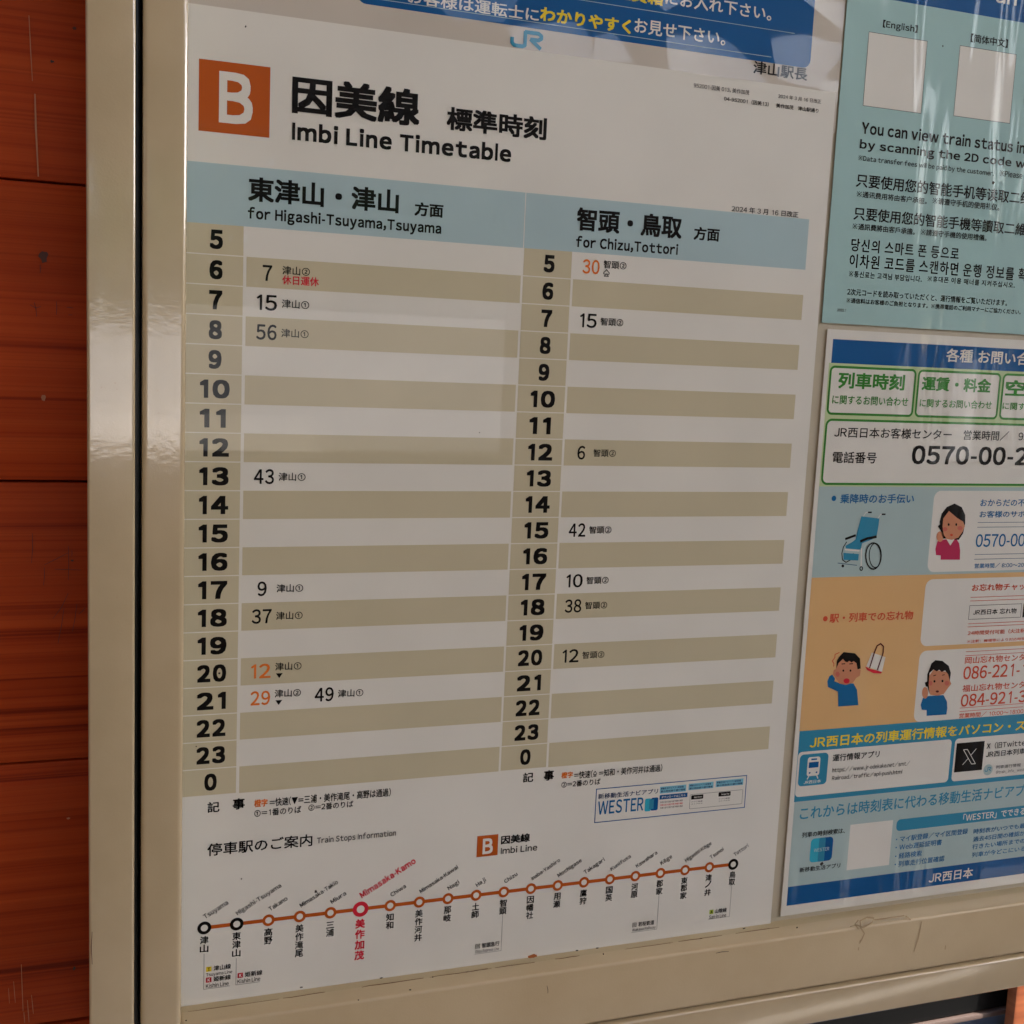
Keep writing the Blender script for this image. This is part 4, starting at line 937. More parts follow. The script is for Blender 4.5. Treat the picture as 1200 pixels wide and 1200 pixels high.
('R', 'enquiry', 'colour_field', 391.8, 1326.89, 640.0, 1379.58, 0, 'teal', 1),
('R', 'enquiry', 'colour_field', 392.3, 1262.48, 640.0, 1326.89, 0, 'pale_blue', 1),
('R', 'enquiry', 'footer_band', 392.6, 1248.06, 640.0, 1262.48, 0, 'blue', 1),
('T', 'enquiry', 'enquiry_lettering', '各種 お問い合|わせ先', 0, 488.27, 1644.16, 74.26, 9.55, 'paper', 0.022, 0, 3),
('R', 'enquiry', 'info_box', 392.5, 1604.4, 464.3, 1638.0, 4, 'paper', 2),
('O', 'enquiry', 'info_box/outline', 392.5, 1604.4, 464.3, 1638.0, 4, 1.6, 'green', 3),
('R', 'enquiry', 'info_box', 465.6, 1604.4, 538.7, 1638.0, 4, 'paper', 2),
('O', 'enquiry', 'info_box/outline', 465.6, 1604.4, 538.7, 1638.0, 4, 1.6, 'green', 3),
('R', 'enquiry', 'info_box', 540.2, 1604.4, 612.0, 1638.0, 4, 'paper', 2),
('O', 'enquiry', 'info_box/outline', 540.2, 1604.4, 612.0, 1638.0, 4, 1.6, 'green', 3),
('R', 'enquiry', 'info_box', 392.5, 1555.88, 618.0, 1601.82, 5, 'paper', 2),
('O', 'enquiry', 'info_box/outline', 392.5, 1555.88, 618.0, 1601.82, 5, 1.6, 'green', 3),
('T', 'enquiry', 'enquiry_lettering', '列車時刻', 0, 399.96, 1622.67, 54.96, 11.19, 'green', 0.03, 0, 4),
('T', 'enquiry', 'enquiry_lettering', 'に関するお問い合わせ', 0, 396.3, 1611.76, 62.96, 6.4, 'green', 0.018, 0, 4),
('T', 'enquiry', 'enquiry_lettering', '運賃・料金', 0, 469.61, 1623.39, 60.56, 10.02, 'green', 0.03, 0, 4),
('T', 'enquiry', 'enquiry_lettering', 'に関するお問い合わせ', 0, 469.18, 1611.65, 63.48, 6.0, 'green', 0.018, 0, 4),
('T', 'enquiry', 'enquiry_lettering', '空|席', 0, 543.45, 1622.0, 18.73, 11.37, 'green', 0.03, 0, 4),
('T', 'enquiry', 'enquiry_lettering', 'に関す|るお問い合わせ', 0, 542.42, 1611.73, 20.71, 5.25, 'green', 0.018, 0, 4),
('T', 'enquiry', 'enquiry_lettering', 'JR西日本お客様センター', 0, 400.14, 1588.97, 99.37, 7.34, 'ink', 0.01, 0, 4),
('T', 'enquiry', 'enquiry_lettering', '営業時間/\u30009|:00~19:00', 0, 510.05, 1589.09, 54.34, 7.07, 'ink', 0.01, 0, 4),
('T', 'enquiry', 'enquiry_lettering', '電話番号', 0, 400.4, 1571.24, 36.39, 7.98, 'ink', 0.012, 0, 4),
('T', 'enquiry', 'enquiry_lettering', '0570-00-2|486', 0, 466.62, 1571.03, 103.69, 13.54, 'ink', 0.028, 0, 4),
('C', 'enquiry', 'bullet', 404.26, 1546.54, 1.9, 0, 'midblue', 3),
('T', 'enquiry', 'enquiry_lettering', '乗降時のお手伝い', 0, 409.56, 1542.93, 62.38, 6.78, 'midblue', 0.022, 0, 3),
('R', 'enquiry', 'info_panel', 489.2, 1492.46, 640.0, 1552.12, 6, 'paper', 2),
('R', 'enquiry', 'info_panel', 489.18, 1437.17, 640.0, 1487.15, 6, 'paper', 2),
('R', 'enquiry', 'info_panel', 489.67, 1379.49, 640.0, 1433.69, 6, 'paper', 2),
('T', 'enquiry', 'enquiry_lettering', 'おからだの不|自由な', 0, 531.09, 1540.57, 41.35, 5.36, 'midblue', 0.018, 0, 4),
('T', 'enquiry', 'enquiry_lettering', 'お客様のサポ|ート', 0, 531.37, 1532.29, 42.18, 5.06, 'midblue', 0.018, 0, 4),
('S', 'enquiry', 'rule', ((530.48, 1528.69), (590.48, 1528.69)), 0.4, 'slate', 4),
('S', 'enquiry', 'rule', ((530.48, 1525.2), (590.48, 1525.2)), 0.4, 'slate', 4),
('T', 'enquiry', 'enquiry_lettering', '0570-00|0-000', 0, 530.36, 1510.31, 45.75, 9.81, 'midblue', 0.016, 0, 4),
('S', 'enquiry', 'rule', ((530.66, 1504.84), (590.66, 1504.84)), 0.4, 'slate', 4),
('S', 'enquiry', 'rule', ((530.66, 1501.32), (590.66, 1501.32)), 0.4, 'slate', 4),
('T', 'enquiry', 'enquiry_lettering', '営業時間/ 8:00~20:|00', 0, 531.48, 1494.46, 47.11, 3.66, 'midblue', 0.014, 0, 4),
('T', 'enquiry', 'enquiry_lettering', 'お忘れ物チャッ|ト', 0, 531.03, 1477.13, 49.72, 5.42, 'vermilion', 0.022, 0, 4),
('S', 'enquiry', 'rule', ((530.66, 1472.64), (590.66, 1472.64)), 0.4, 'vermilion', 4),
('S', 'enquiry', 'rule', ((530.66, 1469.93), (590.66, 1469.93)), 0.4, 'vermilion', 4),
('O', 'enquiry', 'search_box', 530.62, 1455.82, 579.53, 1466.52, 0, 0.3, 'ink', 4),
('T', 'enquiry', 'enquiry_lettering', 'JR西日本 忘れ物', 0, 534.53, 1459.12, 40.53, 4.16, 'ink', 0.012, 0, 4),
('R', 'enquiry', 'search_box', 581.16, 1455.82, 593.16, 1466.52, 0, 'ink', 4),
('S', 'enquiry', 'rule', ((530.73, 1452.6), (590.73, 1452.6)), 0.4, 'vermilion', 4),
('S', 'enquiry', 'rule', ((530.73, 1450.25), (590.73, 1450.25)), 0.4, 'vermilion', 4),
('T', 'enquiry', 'enquiry_lettering', '24時間受付可能（火注釈|）', 0, 531.38, 1443.72, 53.88, 3.46, 'vermilion', 0.014, 0, 4),
('T', 'enquiry', 'enquiry_lettering', '※注釈：機種等により対応時間|', 0, 531.43, 1437.93, 54.66, 2.29, 'vermilion', 0.012, 0, 4),
('C', 'enquiry', 'bullet', 405.42, 1460.91, 1.9, 0, 'vermilion', 3),
('T', 'enquiry', 'enquiry_lettering', '駅・列車での忘れ物', 0, 408.98, 1457.68, 71.62, 6.81, 'vermilion', 0.022, 0, 3),
('S', 'enquiry', 'rule', ((531.32, 1431.29), (591.32, 1431.29)), 0.4, 'vermilion', 4),
('S', 'enquiry', 'rule', ((531.32, 1428.27), (591.32, 1428.27)), 0.4, 'vermilion', 4),
('T', 'enquiry', 'enquiry_lettering', '岡山忘れ物センタ|ー', 0, 531.41, 1421.9, 56.58, 5.4, 'vermilion', 0.012, 0, 4),
('T', 'enquiry', 'enquiry_lettering', '086-221-1|234', 0, 531.1, 1409.88, 58.97, 10.11, 'vermilion', 0.014, 0, 4),
('T', 'enquiry', 'enquiry_lettering', '福山忘れ物センタ|ー', 0, 531.63, 1400.2, 59.2, 5.51, 'vermilion', 0.012, 0, 4),
('T', 'enquiry', 'enquiry_lettering', '084-921-3|456', 0, 531.31, 1388.75, 61.57, 9.72, 'vermilion', 0.014, 0, 4),
('S', 'enquiry', 'rule', ((530.98, 1387.92), (590.98, 1387.92)), 0.4, 'vermilion', 4),
('S', 'enquiry', 'rule', ((530.98, 1385.25), (590.98, 1385.25)), 0.4, 'vermilion', 4),
('T', 'enquiry', 'enquiry_lettering', '営業時間/ 10:00~18:00', 0, 531.08, 1379.86, 60.85, 3.88, 'vermilion', 0.012, 0, 4),
('T', 'enquiry', 'enquiry_lettering', 'JR西日本の列車運行情報をパソコン・ス|マートフォンで', 0, 401.07, 1366.12, 194.01, 8.61, 'yellow', 0.024, 0, 3),
('R', 'enquiry', 'info_panel', 392.1, 1330.47, 526.69, 1364.01, 3.2, 'paper', 2),
('R', 'enquiry', 'info_panel', 529.86, 1330.47, 640.0, 1364.01, 3.2, 'paper', 2),
('R', 'enquiry', 'app_icon', 393.7, 1338.3, 417.77, 1361.99, 3.2, 'teal', 3),
('R', 'enquiry', 'app_icon/train_sign', 400.44, 1345.41, 411.03, 1359.62, 2, 'paper', 4),
('R', 'enquiry', 'app_icon/train_sign', 401.64, 1351.57, 409.83, 1355.83, 0.4, 'blue', 5),
('R', 'enquiry', 'app_icon/train_sign', 403.33, 1357.25, 408.14, 1358.44, 0, 'midblue', 5),
('R', 'enquiry', 'app_icon/train_sign', 402.12, 1347.3, 403.57, 1348.49, 0.5, 'blue', 5),
('R', 'enquiry', 'app_icon/train_sign', 407.9, 1347.3, 409.35, 1348.49, 0.5, 'blue', 5),
('S', 'enquiry', 'app_icon/train_sign', ((402.37, 1345.41), (401.16, 1343.04)), 0.8, 'paper', 4),
('S', 'enquiry', 'app_icon/train_sign', ((409.11, 1345.41), (410.31, 1343.04)), 0.8, 'paper', 4),
('T', 'enquiry', 'app_icon/lettering', 'JR西日本', 0, 398.51, 1339.72, 14.44, 2.61, 'paper', 0.015, 0, 4),
('T', 'enquiry', 'enquiry_lettering', '運行情報アプリ', 0, 421.53, 1354.81, 40.51, 5.36, 'ink', 0.02, 0, 4),
('T', 'enquiry', 'enquiry_lettering', 'https://www.jr-odekake.net/smt/', 0, 422.13, 1345.65, 67.88, 4.54, 'ink', 0.008, 0, 4),
('T', 'enquiry', 'enquiry_lettering', 'Railroad/traffic/apli-push.html', 0, 422.35, 1339.84, 61.41, 4.22, 'ink', 0.008, 0, 4),
('R', 'enquiry', 'social_icon', 531.47, 1337.54, 557.66, 1360.44, 0, 'ink', 4),
('S', 'enquiry', 'social_icon/symbol', ((538.28, 1354.94), (541.95, 1354.94), (550.85, 1343.04), (547.18, 1343.04), (538.28, 1354.94)), 0.5, 'paper', 5),
('S', 'enquiry', 'social_icon/symbol', ((550.33, 1354.94), (545.61, 1349.91)), 0.5, 'paper', 5),
('S', 'enquiry', 'social_icon/symbol', ((538.8, 1343.04), (543.78, 1348.07)), 0.5, 'paper', 5),
('T', 'enquiry', 'enquiry_lettering', 'X（旧Twitte|r）', 0, 560.09, 1353.57, 36.86, 5.25, 'ink', 0.015, 0, 4),
('T', 'enquiry', 'enquiry_lettering', 'JR西日本列車|運行情報', 0, 560.13, 1347.14, 37.69, 4.78, 'ink', 0.015, 0, 4),
('C', 'enquiry', 'railway_logo', 563.59, 1337.07, 4.4, 0, 'pale_blue', 4),
('S', 'enquiry', 'railway_logo/symbol', ((560.77, 1337.47), (560.77, 1336.57), (561.19, 1336.13), (561.91, 1336.06), (562.75, 1336.06), (563.23, 1336.32), (563.23, 1338.88), (565.75, 1338.88), (566.29, 1338.49), (566.29, 1337.98), (565.75, 1337.6), (564.31, 1337.6), (566.17, 1336.06)), 0.55, 'teal', 5),
('T', 'enquiry', 'enquiry_lettering', '列車運行情報', 0, 570.99, 1337.12, 24.11, 2.75, 'grey_ink', 0.008, 0, 4),
('T', 'enquiry', 'enquiry_lettering', '@train_info_west', 0, 571.51, 1332.98, 27.46, 2.76, 'grey_ink', 0.006, 0, 4),
('T', 'enquiry', 'enquiry_lettering', 'これからは時刻表に代わる移動生活ナビアプ|リ', 0, 397.64, 1312.72, 204.35, 9.86, 'teal', 0.012, 0, 3),
('T', 'enquiry', 'enquiry_lettering', '列車の時刻検索は、', 0, 400.85, 1298.89, 36.71, 4.25, 'ink', 0.02, 0, 3),
('T', 'enquiry', 'enquiry_lettering', '新移動生活アプリ', 0, 401.14, 1272.52, 34.96, 3.76, 'ink', 0.02, 0, 3),
('R', 'enquiry', 'app_icon', 408.96, 1279.17, 425.09, 1297.44, 3, 'cyan', 2),
('R', 'enquiry', 'app_icon', 417.52, 1279.17, 428.09, 1297.44, 3, 'blue', 2.5),
('R', 'enquiry', 'app_icon', 415.92, 1279.17, 421.52, 1297.44, 1.2, 'teal', 3),
('T', 'enquiry', 'app_icon/lettering', 'WESTER', 0, 411.96, 1287.11, 13.13, 2.6, 'pale_blue', 0.006, 0, 4),
('R', 'enquiry', 'code_card', 442.0, 1269.68, 479.68, 1304.89, 0, 'paper', 2),
('R', 'enquiry', 'pill_heading', 483.17, 1295.72, 640.0, 1304.84, 3.4, 'teal', 2),
('T', 'enquiry', 'enquiry_lettering', '「WESTER」でできる|こと', 0, 544.63, 1297.23, 59.64, 6.22, 'paper', 0.014, 0, 4),
('T', 'enquiry', 'enquiry_lettering', '・マイ駅登録/マイ区間登録', 0, 483.83, 1286.93, 66.53, 4.61, 'midblue', 0.012, 0, 3),
('T', 'enquiry', 'enquiry_lettering', '・Web遅延証明書', 0, 484.13, 1280.52, 42.51, 4.62, 'midblue', 0.012, 0, 3),
('T', 'enquiry', 'enquiry_lettering', '・経路検索', 0, 484.49, 1273.62, 24.37, 4.63, 'midblue', 0.012, 0, 3),
('T', 'enquiry', 'enquiry_lettering', '・列車走行位置確認', 0, 484.8, 1267.11, 45.79, 4.64, 'midblue', 0.012, 0, 3),
('T', 'enquiry', 'enquiry_lettering', '時刻表がいつでも最|新', 0, 555.92, 1286.18, 49.93, 4.04, 'midblue', 0.012, 0, 3),
('T', 'enquiry', 'enquiry_lettering', '過去45日間の確認が|可能', 0, 556.27, 1279.94, 50.4, 4.05, 'midblue', 0.012, 0, 3),
('T', 'enquiry', 'enquiry_lettering', '行きたい場所までの|経路', 0, 556.21, 1273.73, 51.27, 4.06, 'midblue', 0.012, 0, 3),
('T', 'enquiry', 'enquiry_lettering', '列車が今どこにいる|か', 0, 556.6, 1267.11, 51.75, 4.07, 'midblue', 0.012, 0, 3),
('T', 'enquiry', 'footer_lettering', 'JR西日本', 0, 517.87, 1250.6, 41.54, 8.34, 'paper', 0.018, 0, 3),
('S', 'enquiry', 'wheelchair_picture', ((417.85, 1515.68), (415.54, 1512.06), (414.66, 1507.51), (415.64, 1502.92), (418.76, 1501.03), (422.34, 1502.8), (424.3, 1507.36)), 0.7, 'ink', 2),
('P', 'enquiry', 'wheelchair_picture', ((428.34, 1533.82), (443.64, 1532.14), (443.55, 1527.78), (442.73, 1519.97), (439.21, 1517.25), (430.83, 1514.6), (430.21, 1510.02), (417.77, 1511.12), (417.05, 1512.95), (422.67, 1515.62), (425.17, 1517.42), (425.73, 1522.44)), 'teal', 3),
('P', 'enquiry', 'wheelchair_picture', ((415.95, 1507.95), (428.92, 1506.82), (428.84, 1502.23), (416.44, 1502.91)), 'teal', 3),
('S', 'enquiry', 'wheelchair_picture', ((416.79, 1510.22), (429.23, 1509.11)), 1.0, 'paper', 3),
('S', 'enquiry', 'wheelchair_picture', ((430.66, 1510.93), (431.79, 1497.1)), 1.0, 'paper', 3),
('S', 'enquiry', 'wheelchair_picture', ((411.87, 1500.7), (428.11, 1498.79)), 0.6, 'slate', 3),
('S', 'enquiry', 'wheelchair_picture', ((442.52, 1532.37), (444.41, 1535.11), (447.11, 1535.33)), 0.5, 'paper', 4),
('S', 'enquiry', 'wheelchair_picture', ((429.95, 1533.81), (431.83, 1536.54), (435.04, 1536.75)), 0.5, 'paper', 4),
('S', 'enquiry', 'wheelchair_picture', ((445.22, 1535.2), (448.49, 1535.19)), 1.1, 'ink', 5),
('S', 'enquiry', 'wheelchair_picture', ((433.43, 1536.62), (436.67, 1536.61)), 1.1, 'ink', 5),
('S', 'enquiry', 'wheelchair_picture', ((416.32, 1517.75), (424.87, 1520.39)), 1.7, 'ink', 5),
('S', 'enquiry', 'wheelchair_picture', ((429.34, 1515.99), (434.8, 1517.99), (442.28, 1519.06)), 1.9, 'ink', 5),
('S', 'enquiry', 'wheelchair_picture', ((447.71, 1505.13), (447.72, 1502.33), (447.15, 1499.79), (446.05, 1497.73), (444.53, 1496.34), (442.72, 1495.75), (440.79, 1496.0), (438.89, 1497.07), (437.22, 1498.87), (435.9, 1501.22), (435.06, 1503.93), (434.77, 1506.75), (435.06, 1509.44), (435.9, 1511.75), (437.21, 1513.48), (438.88, 1514.49), (440.77, 1514.68), (442.7, 1514.02), (444.51, 1512.59), (446.03, 1510.5), (447.13, 1507.94), (447.71, 1505.13)), 1.0, 'ink', 4),
('S', 'enquiry', 'wheelchair_picture', ((448.05, 1505.59), (448.09, 1502.99), (447.66, 1500.63), (446.81, 1498.72), (445.6, 1497.43), (444.15, 1496.88), (442.58, 1497.1), (441.05, 1498.09), (439.67, 1499.75), (438.58, 1501.94), (437.87, 1504.45), (437.6, 1507.07), (437.8, 1509.56), (438.44, 1511.7), (439.48, 1513.32), (440.81, 1514.25), (442.33, 1514.43), (443.89, 1513.83), (445.37, 1512.5), (446.62, 1510.56), (447.54, 1508.19), (448.05, 1505.59)), 0.7, 'ink', 5),
('S', 'enquiry', 'wheelchair_picture', ((432.94, 1496.38), (432.93, 1496.0), (432.83, 1495.66), (432.64, 1495.38), (432.38, 1495.19), (432.07, 1495.11), (431.75, 1495.15), (431.43, 1495.3), (431.15, 1495.54), (430.94, 1495.86), (430.81, 1496.24), (430.77, 1496.62), (430.83, 1496.99), (430.98, 1497.3), (431.2, 1497.54), (431.49, 1497.67), (431.81, 1497.7), (432.13, 1497.6), (432.43, 1497.41), (432.68, 1497.12), (432.86, 1496.77), (432.94, 1496.38)), 0.8, 'ink', 5),
('P', 'enquiry', 'wheelchair_picture', ((417.37, 1498.54), (417.34, 1498.18), (417.17, 1497.87), (416.89, 1497.65), (416.53, 1497.53), (416.13, 1497.54), (415.75, 1497.67), (415.42, 1497.91), (415.19, 1498.22), (415.09, 1498.58), (415.12, 1498.94), (415.29, 1499.24), (415.57, 1499.47), (415.93, 1499.59), (416.33, 1499.58), (416.71, 1499.45), (417.04, 1499.21), (417.27, 1498.89)), 'ink', 5),
('P', 'enquiry', 'woman_picture', ((495.9, 1515.23), (500.84, 1516.22), (503.96, 1516.71), (512.92, 1516.34), (515.51, 1513.41), (517.1, 1508.11), (517.6, 1501.22), (500.32, 1501.53), (499.96, 1504.69), (495.81, 1505.02), (494.67, 1509.49)), 'magenta', 3),
('P', 'enquiry', 'woman_picture', ((503.64, 1516.71), (510.97, 1516.63), (507.69, 1511.93)), 'paper', 4),
('P', 'enquiry', 'woman_picture', ((500.91, 1518.58), (500.88, 1517.24), (500.46, 1516.08), (499.71, 1515.22), (498.72, 1514.77), (497.61, 1514.78), (496.52, 1515.26), (495.57, 1516.13), (494.88, 1517.31), (494.54, 1518.64), (494.58, 1519.97), (495.0, 1521.14), (495.74, 1522.0), (496.73, 1522.45), (497.83, 1522.44), (498.93, 1521.96), (499.88, 1521.09), (500.57, 1519.91)), 'skin', 4),
('P', 'enquiry', 'woman_picture', ((497.84, 1523.05), (496.17, 1529.32), (497.35, 1535.56), (501.22, 1540.22), (507.89, 1542.81), (514.57, 1540.19), (518.45, 1534.42), (519.21, 1528.11), (518.16, 1520.76), (514.88, 1516.05), (512.95, 1516.08), (500.72, 1517.27)), 'ink', 4),
('P', 'enquiry', 'woman_picture', ((499.06, 1526.17), (499.03, 1531.9), (503.45, 1537.35), (507.57, 1534.73), (511.03, 1532.36), (517.13, 1529.44), (519.14, 1526.01), (517.39, 1521.82), (514.05, 1517.64), (508.48, 1516.13), (503.96, 1516.71), (500.74, 1519.89)), 'skin', 5),
('P', 'enquiry', 'woman_picture', ((494.96, 1526.2), (496.96, 1528.01), (498.99, 1524.08), (498.6, 1522.0)), 'ink', 5),
('P', 'enquiry', 'woman_picture', ((505.13, 1527.43), (505.12, 1527.09), (505.01, 1526.79), (504.82, 1526.56), (504.56, 1526.45), (504.26, 1526.45), (503.98, 1526.57), (503.73, 1526.79), (503.55, 1527.1), (503.46, 1527.44), (503.47, 1527.78), (503.58, 1528.09), (503.77, 1528.31), (504.03, 1528.43), (504.33, 1528.42), (504.61, 1528.3), (504.86, 1528.08), (505.04, 1527.77)), 'ink', 6),
('P', 'enquiry', 'woman_picture', ((511.95, 1527.38), (511.94, 1527.03), (511.83, 1526.73), (511.63, 1526.51), (511.37, 1526.39), (511.08, 1526.39), (510.79, 1526.52), (510.54, 1526.74), (510.36, 1527.05), (510.26, 1527.39), (510.27, 1527.74), (510.38, 1528.04), (510.58, 1528.26), (510.84, 1528.38), (511.14, 1528.38), (511.42, 1528.25), (511.68, 1528.03), (511.86, 1527.72)), 'ink', 6),
('P', 'enquiry', 'woman_picture', ((509.04, 1519.69), (509.0, 1519.39), (508.8, 1519.13), (508.48, 1518.94), (508.07, 1518.84), (507.62, 1518.84), (507.18, 1518.95), (506.81, 1519.15), (506.55, 1519.42), (506.44, 1519.72), (506.48, 1520.02), (506.68, 1520.28), (507.0, 1520.48), (507.41, 1520.58), (507.86, 1520.57), (508.3, 1520.46), (508.67, 1520.26), (508.93, 1520.0)), 'vermilion', 6),
('P', 'enquiry', 'woman_picture', ((503.65, 1524.04), (503.58, 1523.53), (503.26, 1523.08), (502.74, 1522.75), (502.06, 1522.57), (501.32, 1522.58), (500.61, 1522.77), (500.0, 1523.11), (499.58, 1523.56), (499.39, 1524.08), (499.46, 1524.59), (499.78, 1525.04), (500.3, 1525.37), (500.98, 1525.55), (501.72, 1525.54), (502.43, 1525.36), (503.04, 1525.02), (503.46, 1524.56)), 'blush', 5.5),
('P', 'enquiry', 'woman_picture', ((517.11, 1524.71), (517.04, 1524.17), (516.69, 1523.7), (516.12, 1523.36), (515.39, 1523.18), (514.59, 1523.18), (513.82, 1523.38), (513.16, 1523.73), (512.7, 1524.21), (512.5, 1524.75), (512.58, 1525.29), (512.92, 1525.76), (513.49, 1526.11), (514.22, 1526.29), (515.02, 1526.28), (515.8, 1526.09), (516.45, 1525.73), (516.91, 1525.25)), 'blush', 5.5),
('P', 'enquiry', 'startled_man_picture', ((415.05, 1419.86), (417.74, 1416.84), (417.34, 1414.77), (421.69, 1413.22), (433.88, 1412.29), (437.42, 1407.34), (439.68, 1395.81), (422.49, 1395.81), (421.1, 1406.96), (412.33, 1410.86), (411.45, 1415.09), (412.78, 1418.67)), 'midblue', 3),
('P', 'enquiry', 'startled_man_picture', ((417.68, 1423.64), (418.5, 1428.81), (422.34, 1431.24), (434.52, 1430.14), (436.43, 1423.22), (438.98, 1422.03), (438.8, 1417.83), (435.9, 1416.4), (433.21, 1412.86), (427.28, 1411.6), (421.72, 1412.96), (418.34, 1416.81), (415.63, 1420.09), (415.93, 1423.2)), 'skin', 4),
('P', 'enquiry', 'startled_man_picture', ((417.93, 1424.15), (417.97, 1429.88), (419.77, 1432.92), (423.07, 1436.0), (432.85, 1434.67), (437.52, 1430.52), (438.88, 1423.09), (436.18, 1422.7), (434.81, 1427.24), (432.21, 1428.94), (430.5, 1427.97), (428.54, 1429.37), (426.84, 1428.31), (424.96, 1429.02), (422.97, 1430.95), (419.63, 1428.24)), 'ink', 5),
('P', 'enquiry', 'startled_man_picture', ((424.91, 1422.33), (424.89, 1422.05), (424.77, 1421.81), (424.58, 1421.64), (424.33, 1421.55), (424.05, 1421.57), (423.78, 1421.68), (423.55, 1421.87), (423.39, 1422.13), (423.31, 1422.41), (423.33, 1422.69), (423.45, 1422.93), (423.64, 1423.1), (423.89, 1423.19), (424.17, 1423.17), (424.44, 1423.06), (424.67, 1422.87), (424.83, 1422.61)), 'ink', 6),
('P', 'enquiry', 'startled_man_picture', ((430.98, 1422.02), (430.96, 1421.74), (430.84, 1421.5), (430.65, 1421.33), (430.4, 1421.24), (430.12, 1421.26), (429.85, 1421.37), (429.61, 1421.56), (429.45, 1421.82), (429.37, 1422.1), (429.39, 1422.38), (429.51, 1422.62), (429.7, 1422.79), (429.96, 1422.88), (430.23, 1422.86), (430.51, 1422.75), (430.74, 1422.56), (430.9, 1422.3)), 'ink', 6),
('P', 'enquiry', 'startled_man_picture', ((430.22, 1414.44), (430.12, 1413.8), (429.72, 1413.25), (429.07, 1412.86), (428.23, 1412.68), (427.32, 1412.73), (426.44, 1413.01), (425.7, 1413.47), (425.19, 1414.06), (424.97, 1414.72), (425.06, 1415.36), (425.46, 1415.91), (426.12, 1416.3), (426.95, 1416.48), (427.86, 1416.43), (428.74, 1416.16), (429.48, 1415.7), (429.99, 1415.1)), 'red', 6),
('P', 'enquiry', 'startled_man_picture', ((421.28, 1419.79), (421.24, 1419.15), (420.99, 1418.6), (420.57, 1418.2), (420.03, 1418.0), (419.42, 1418.04), (418.83, 1418.29), (418.33, 1418.74), (417.97, 1419.32), (417.81, 1419.97), (417.85, 1420.62), (418.1, 1421.17), (418.52, 1421.57), (419.06, 1421.76), (419.66, 1421.73), (420.25, 1421.48), (420.76, 1421.03), (421.11, 1420.45)), 'blush', 4.5),
('S', 'enquiry', 'startled_man_picture', ((422.12, 1427.33), (425.13, 1427.34)), 0.7, 'ink', 6),
('S', 'enquiry', 'startled_man_picture', ((428.78, 1427.01), (431.79, 1427.12)), 0.7, 'ink', 6),
('S', 'enquiry', 'startled_man_picture', ((419.49, 1435.8), (416.02, 1434.66), (415.97, 1432.06), (414.1, 1429.81), (415.77, 1427.9), (415.67, 1425.82)), 0.6, 'vermilion', 4),
('P', 'enquiry', 'tote_bag_picture', ((447.48, 1434.52), (459.6, 1430.53), (457.67, 1419.49), (443.62, 1424.44)), 'paper', 3),
('P', 'enquiry', 'tote_bag_picture', ((442.39, 1424.5), (446.89, 1422.43), (457.64, 1419.76), (456.85, 1418.47), (450.31, 1419.08), (444.51, 1421.75)), 'red', 5),
('S', 'enquiry', 'tote_bag_picture', ((446.5, 1423.24), (449.36, 1434.18), (451.28, 1439.36), (454.2, 1440.81), (456.9, 1438.58), (457.09, 1433.82), (453.44, 1421.57)), 1.0, 'maroon', 5),
('P', 'enquiry', 'calling_man_picture', ((496.11, 1397.63), (500.85, 1399.06), (514.8, 1398.98), (518.65, 1393.58), (519.52, 1388.59), (519.21, 1383.66), (501.12, 1383.84), (500.62, 1388.3), (496.24, 1388.82), (494.78, 1392.58)), 'midblue', 3),
('P', 'enquiry', 'calling_man_picture', ((500.46, 1401.53), (500.46, 1400.01), (500.13, 1398.7), (499.5, 1397.75), (498.65, 1397.27), (497.68, 1397.33), (496.72, 1397.91), (495.86, 1398.95), (495.23, 1400.32), (494.89, 1401.85), (494.89, 1403.36), (495.22, 1404.67), (495.85, 1405.62), (496.7, 1406.1), (497.66, 1406.04), (498.63, 1405.46), (499.48, 1404.43), (500.12, 1403.06)), 'skin', 4),
('P', 'enquiry', 'calling_man_picture', ((500.08, 1405.94), (499.25, 1413.3), (503.22, 1418.93), (517.47, 1416.25), (519.39, 1409.78), (520.86, 1407.24), (518.79, 1404.9), (514.72, 1399.72), (508.99, 1398.83), (502.49, 1399.94)), 'skin', 4),
('P', 'enquiry', 'calling_man_picture', ((501.91, 1399.98), (498.69, 1407.97), (498.1, 1415.79), (500.92, 1423.91), (504.13, 1426.18), (510.58, 1425.38), (516.89, 1421.17), (519.41, 1415.66), (519.13, 1409.55), (517.05, 1414.81), (513.78, 1417.91), (510.99, 1416.83), (508.46, 1418.67), (506.27, 1417.56), (503.19, 1419.18), (500.02, 1416.66), (500.14, 1407.89)), 'ink', 5),
('P', 'enquiry', 'calling_man_picture', ((496.5, 1409.55), (498.71, 1410.41), (500.08, 1405.94), (497.7, 1406.56)), 'ink', 6),
('P', 'enquiry', 'calling_man_picture', ((506.03, 1410.01), (506.01, 1409.68), (505.88, 1409.39), (505.66, 1409.18), (505.37, 1409.08), (505.05, 1409.1), (504.73, 1409.24), (504.46, 1409.47), (504.26, 1409.77), (504.17, 1410.11), (504.18, 1410.44), (504.31, 1410.73), (504.54, 1410.94), (504.83, 1411.04), (505.15, 1411.02), (505.47, 1410.89), (505.74, 1410.65), (505.94, 1410.35)), 'ink', 6),
('P', 'enquiry', 'calling_man_picture', ((513.31, 1409.86), (513.29, 1409.53), (513.16, 1409.24), (512.94, 1409.03), (512.65, 1408.93), (512.32, 1408.95), (512.0, 1409.08), (511.73, 1409.32), (511.53, 1409.62), (511.44, 1409.96), (511.45, 1410.3), (511.58, 1410.58), (511.81, 1410.79), (512.1, 1410.89), (512.42, 1410.87), (512.74, 1410.74), (513.02, 1410.51), (513.21, 1410.2)), 'ink', 6),
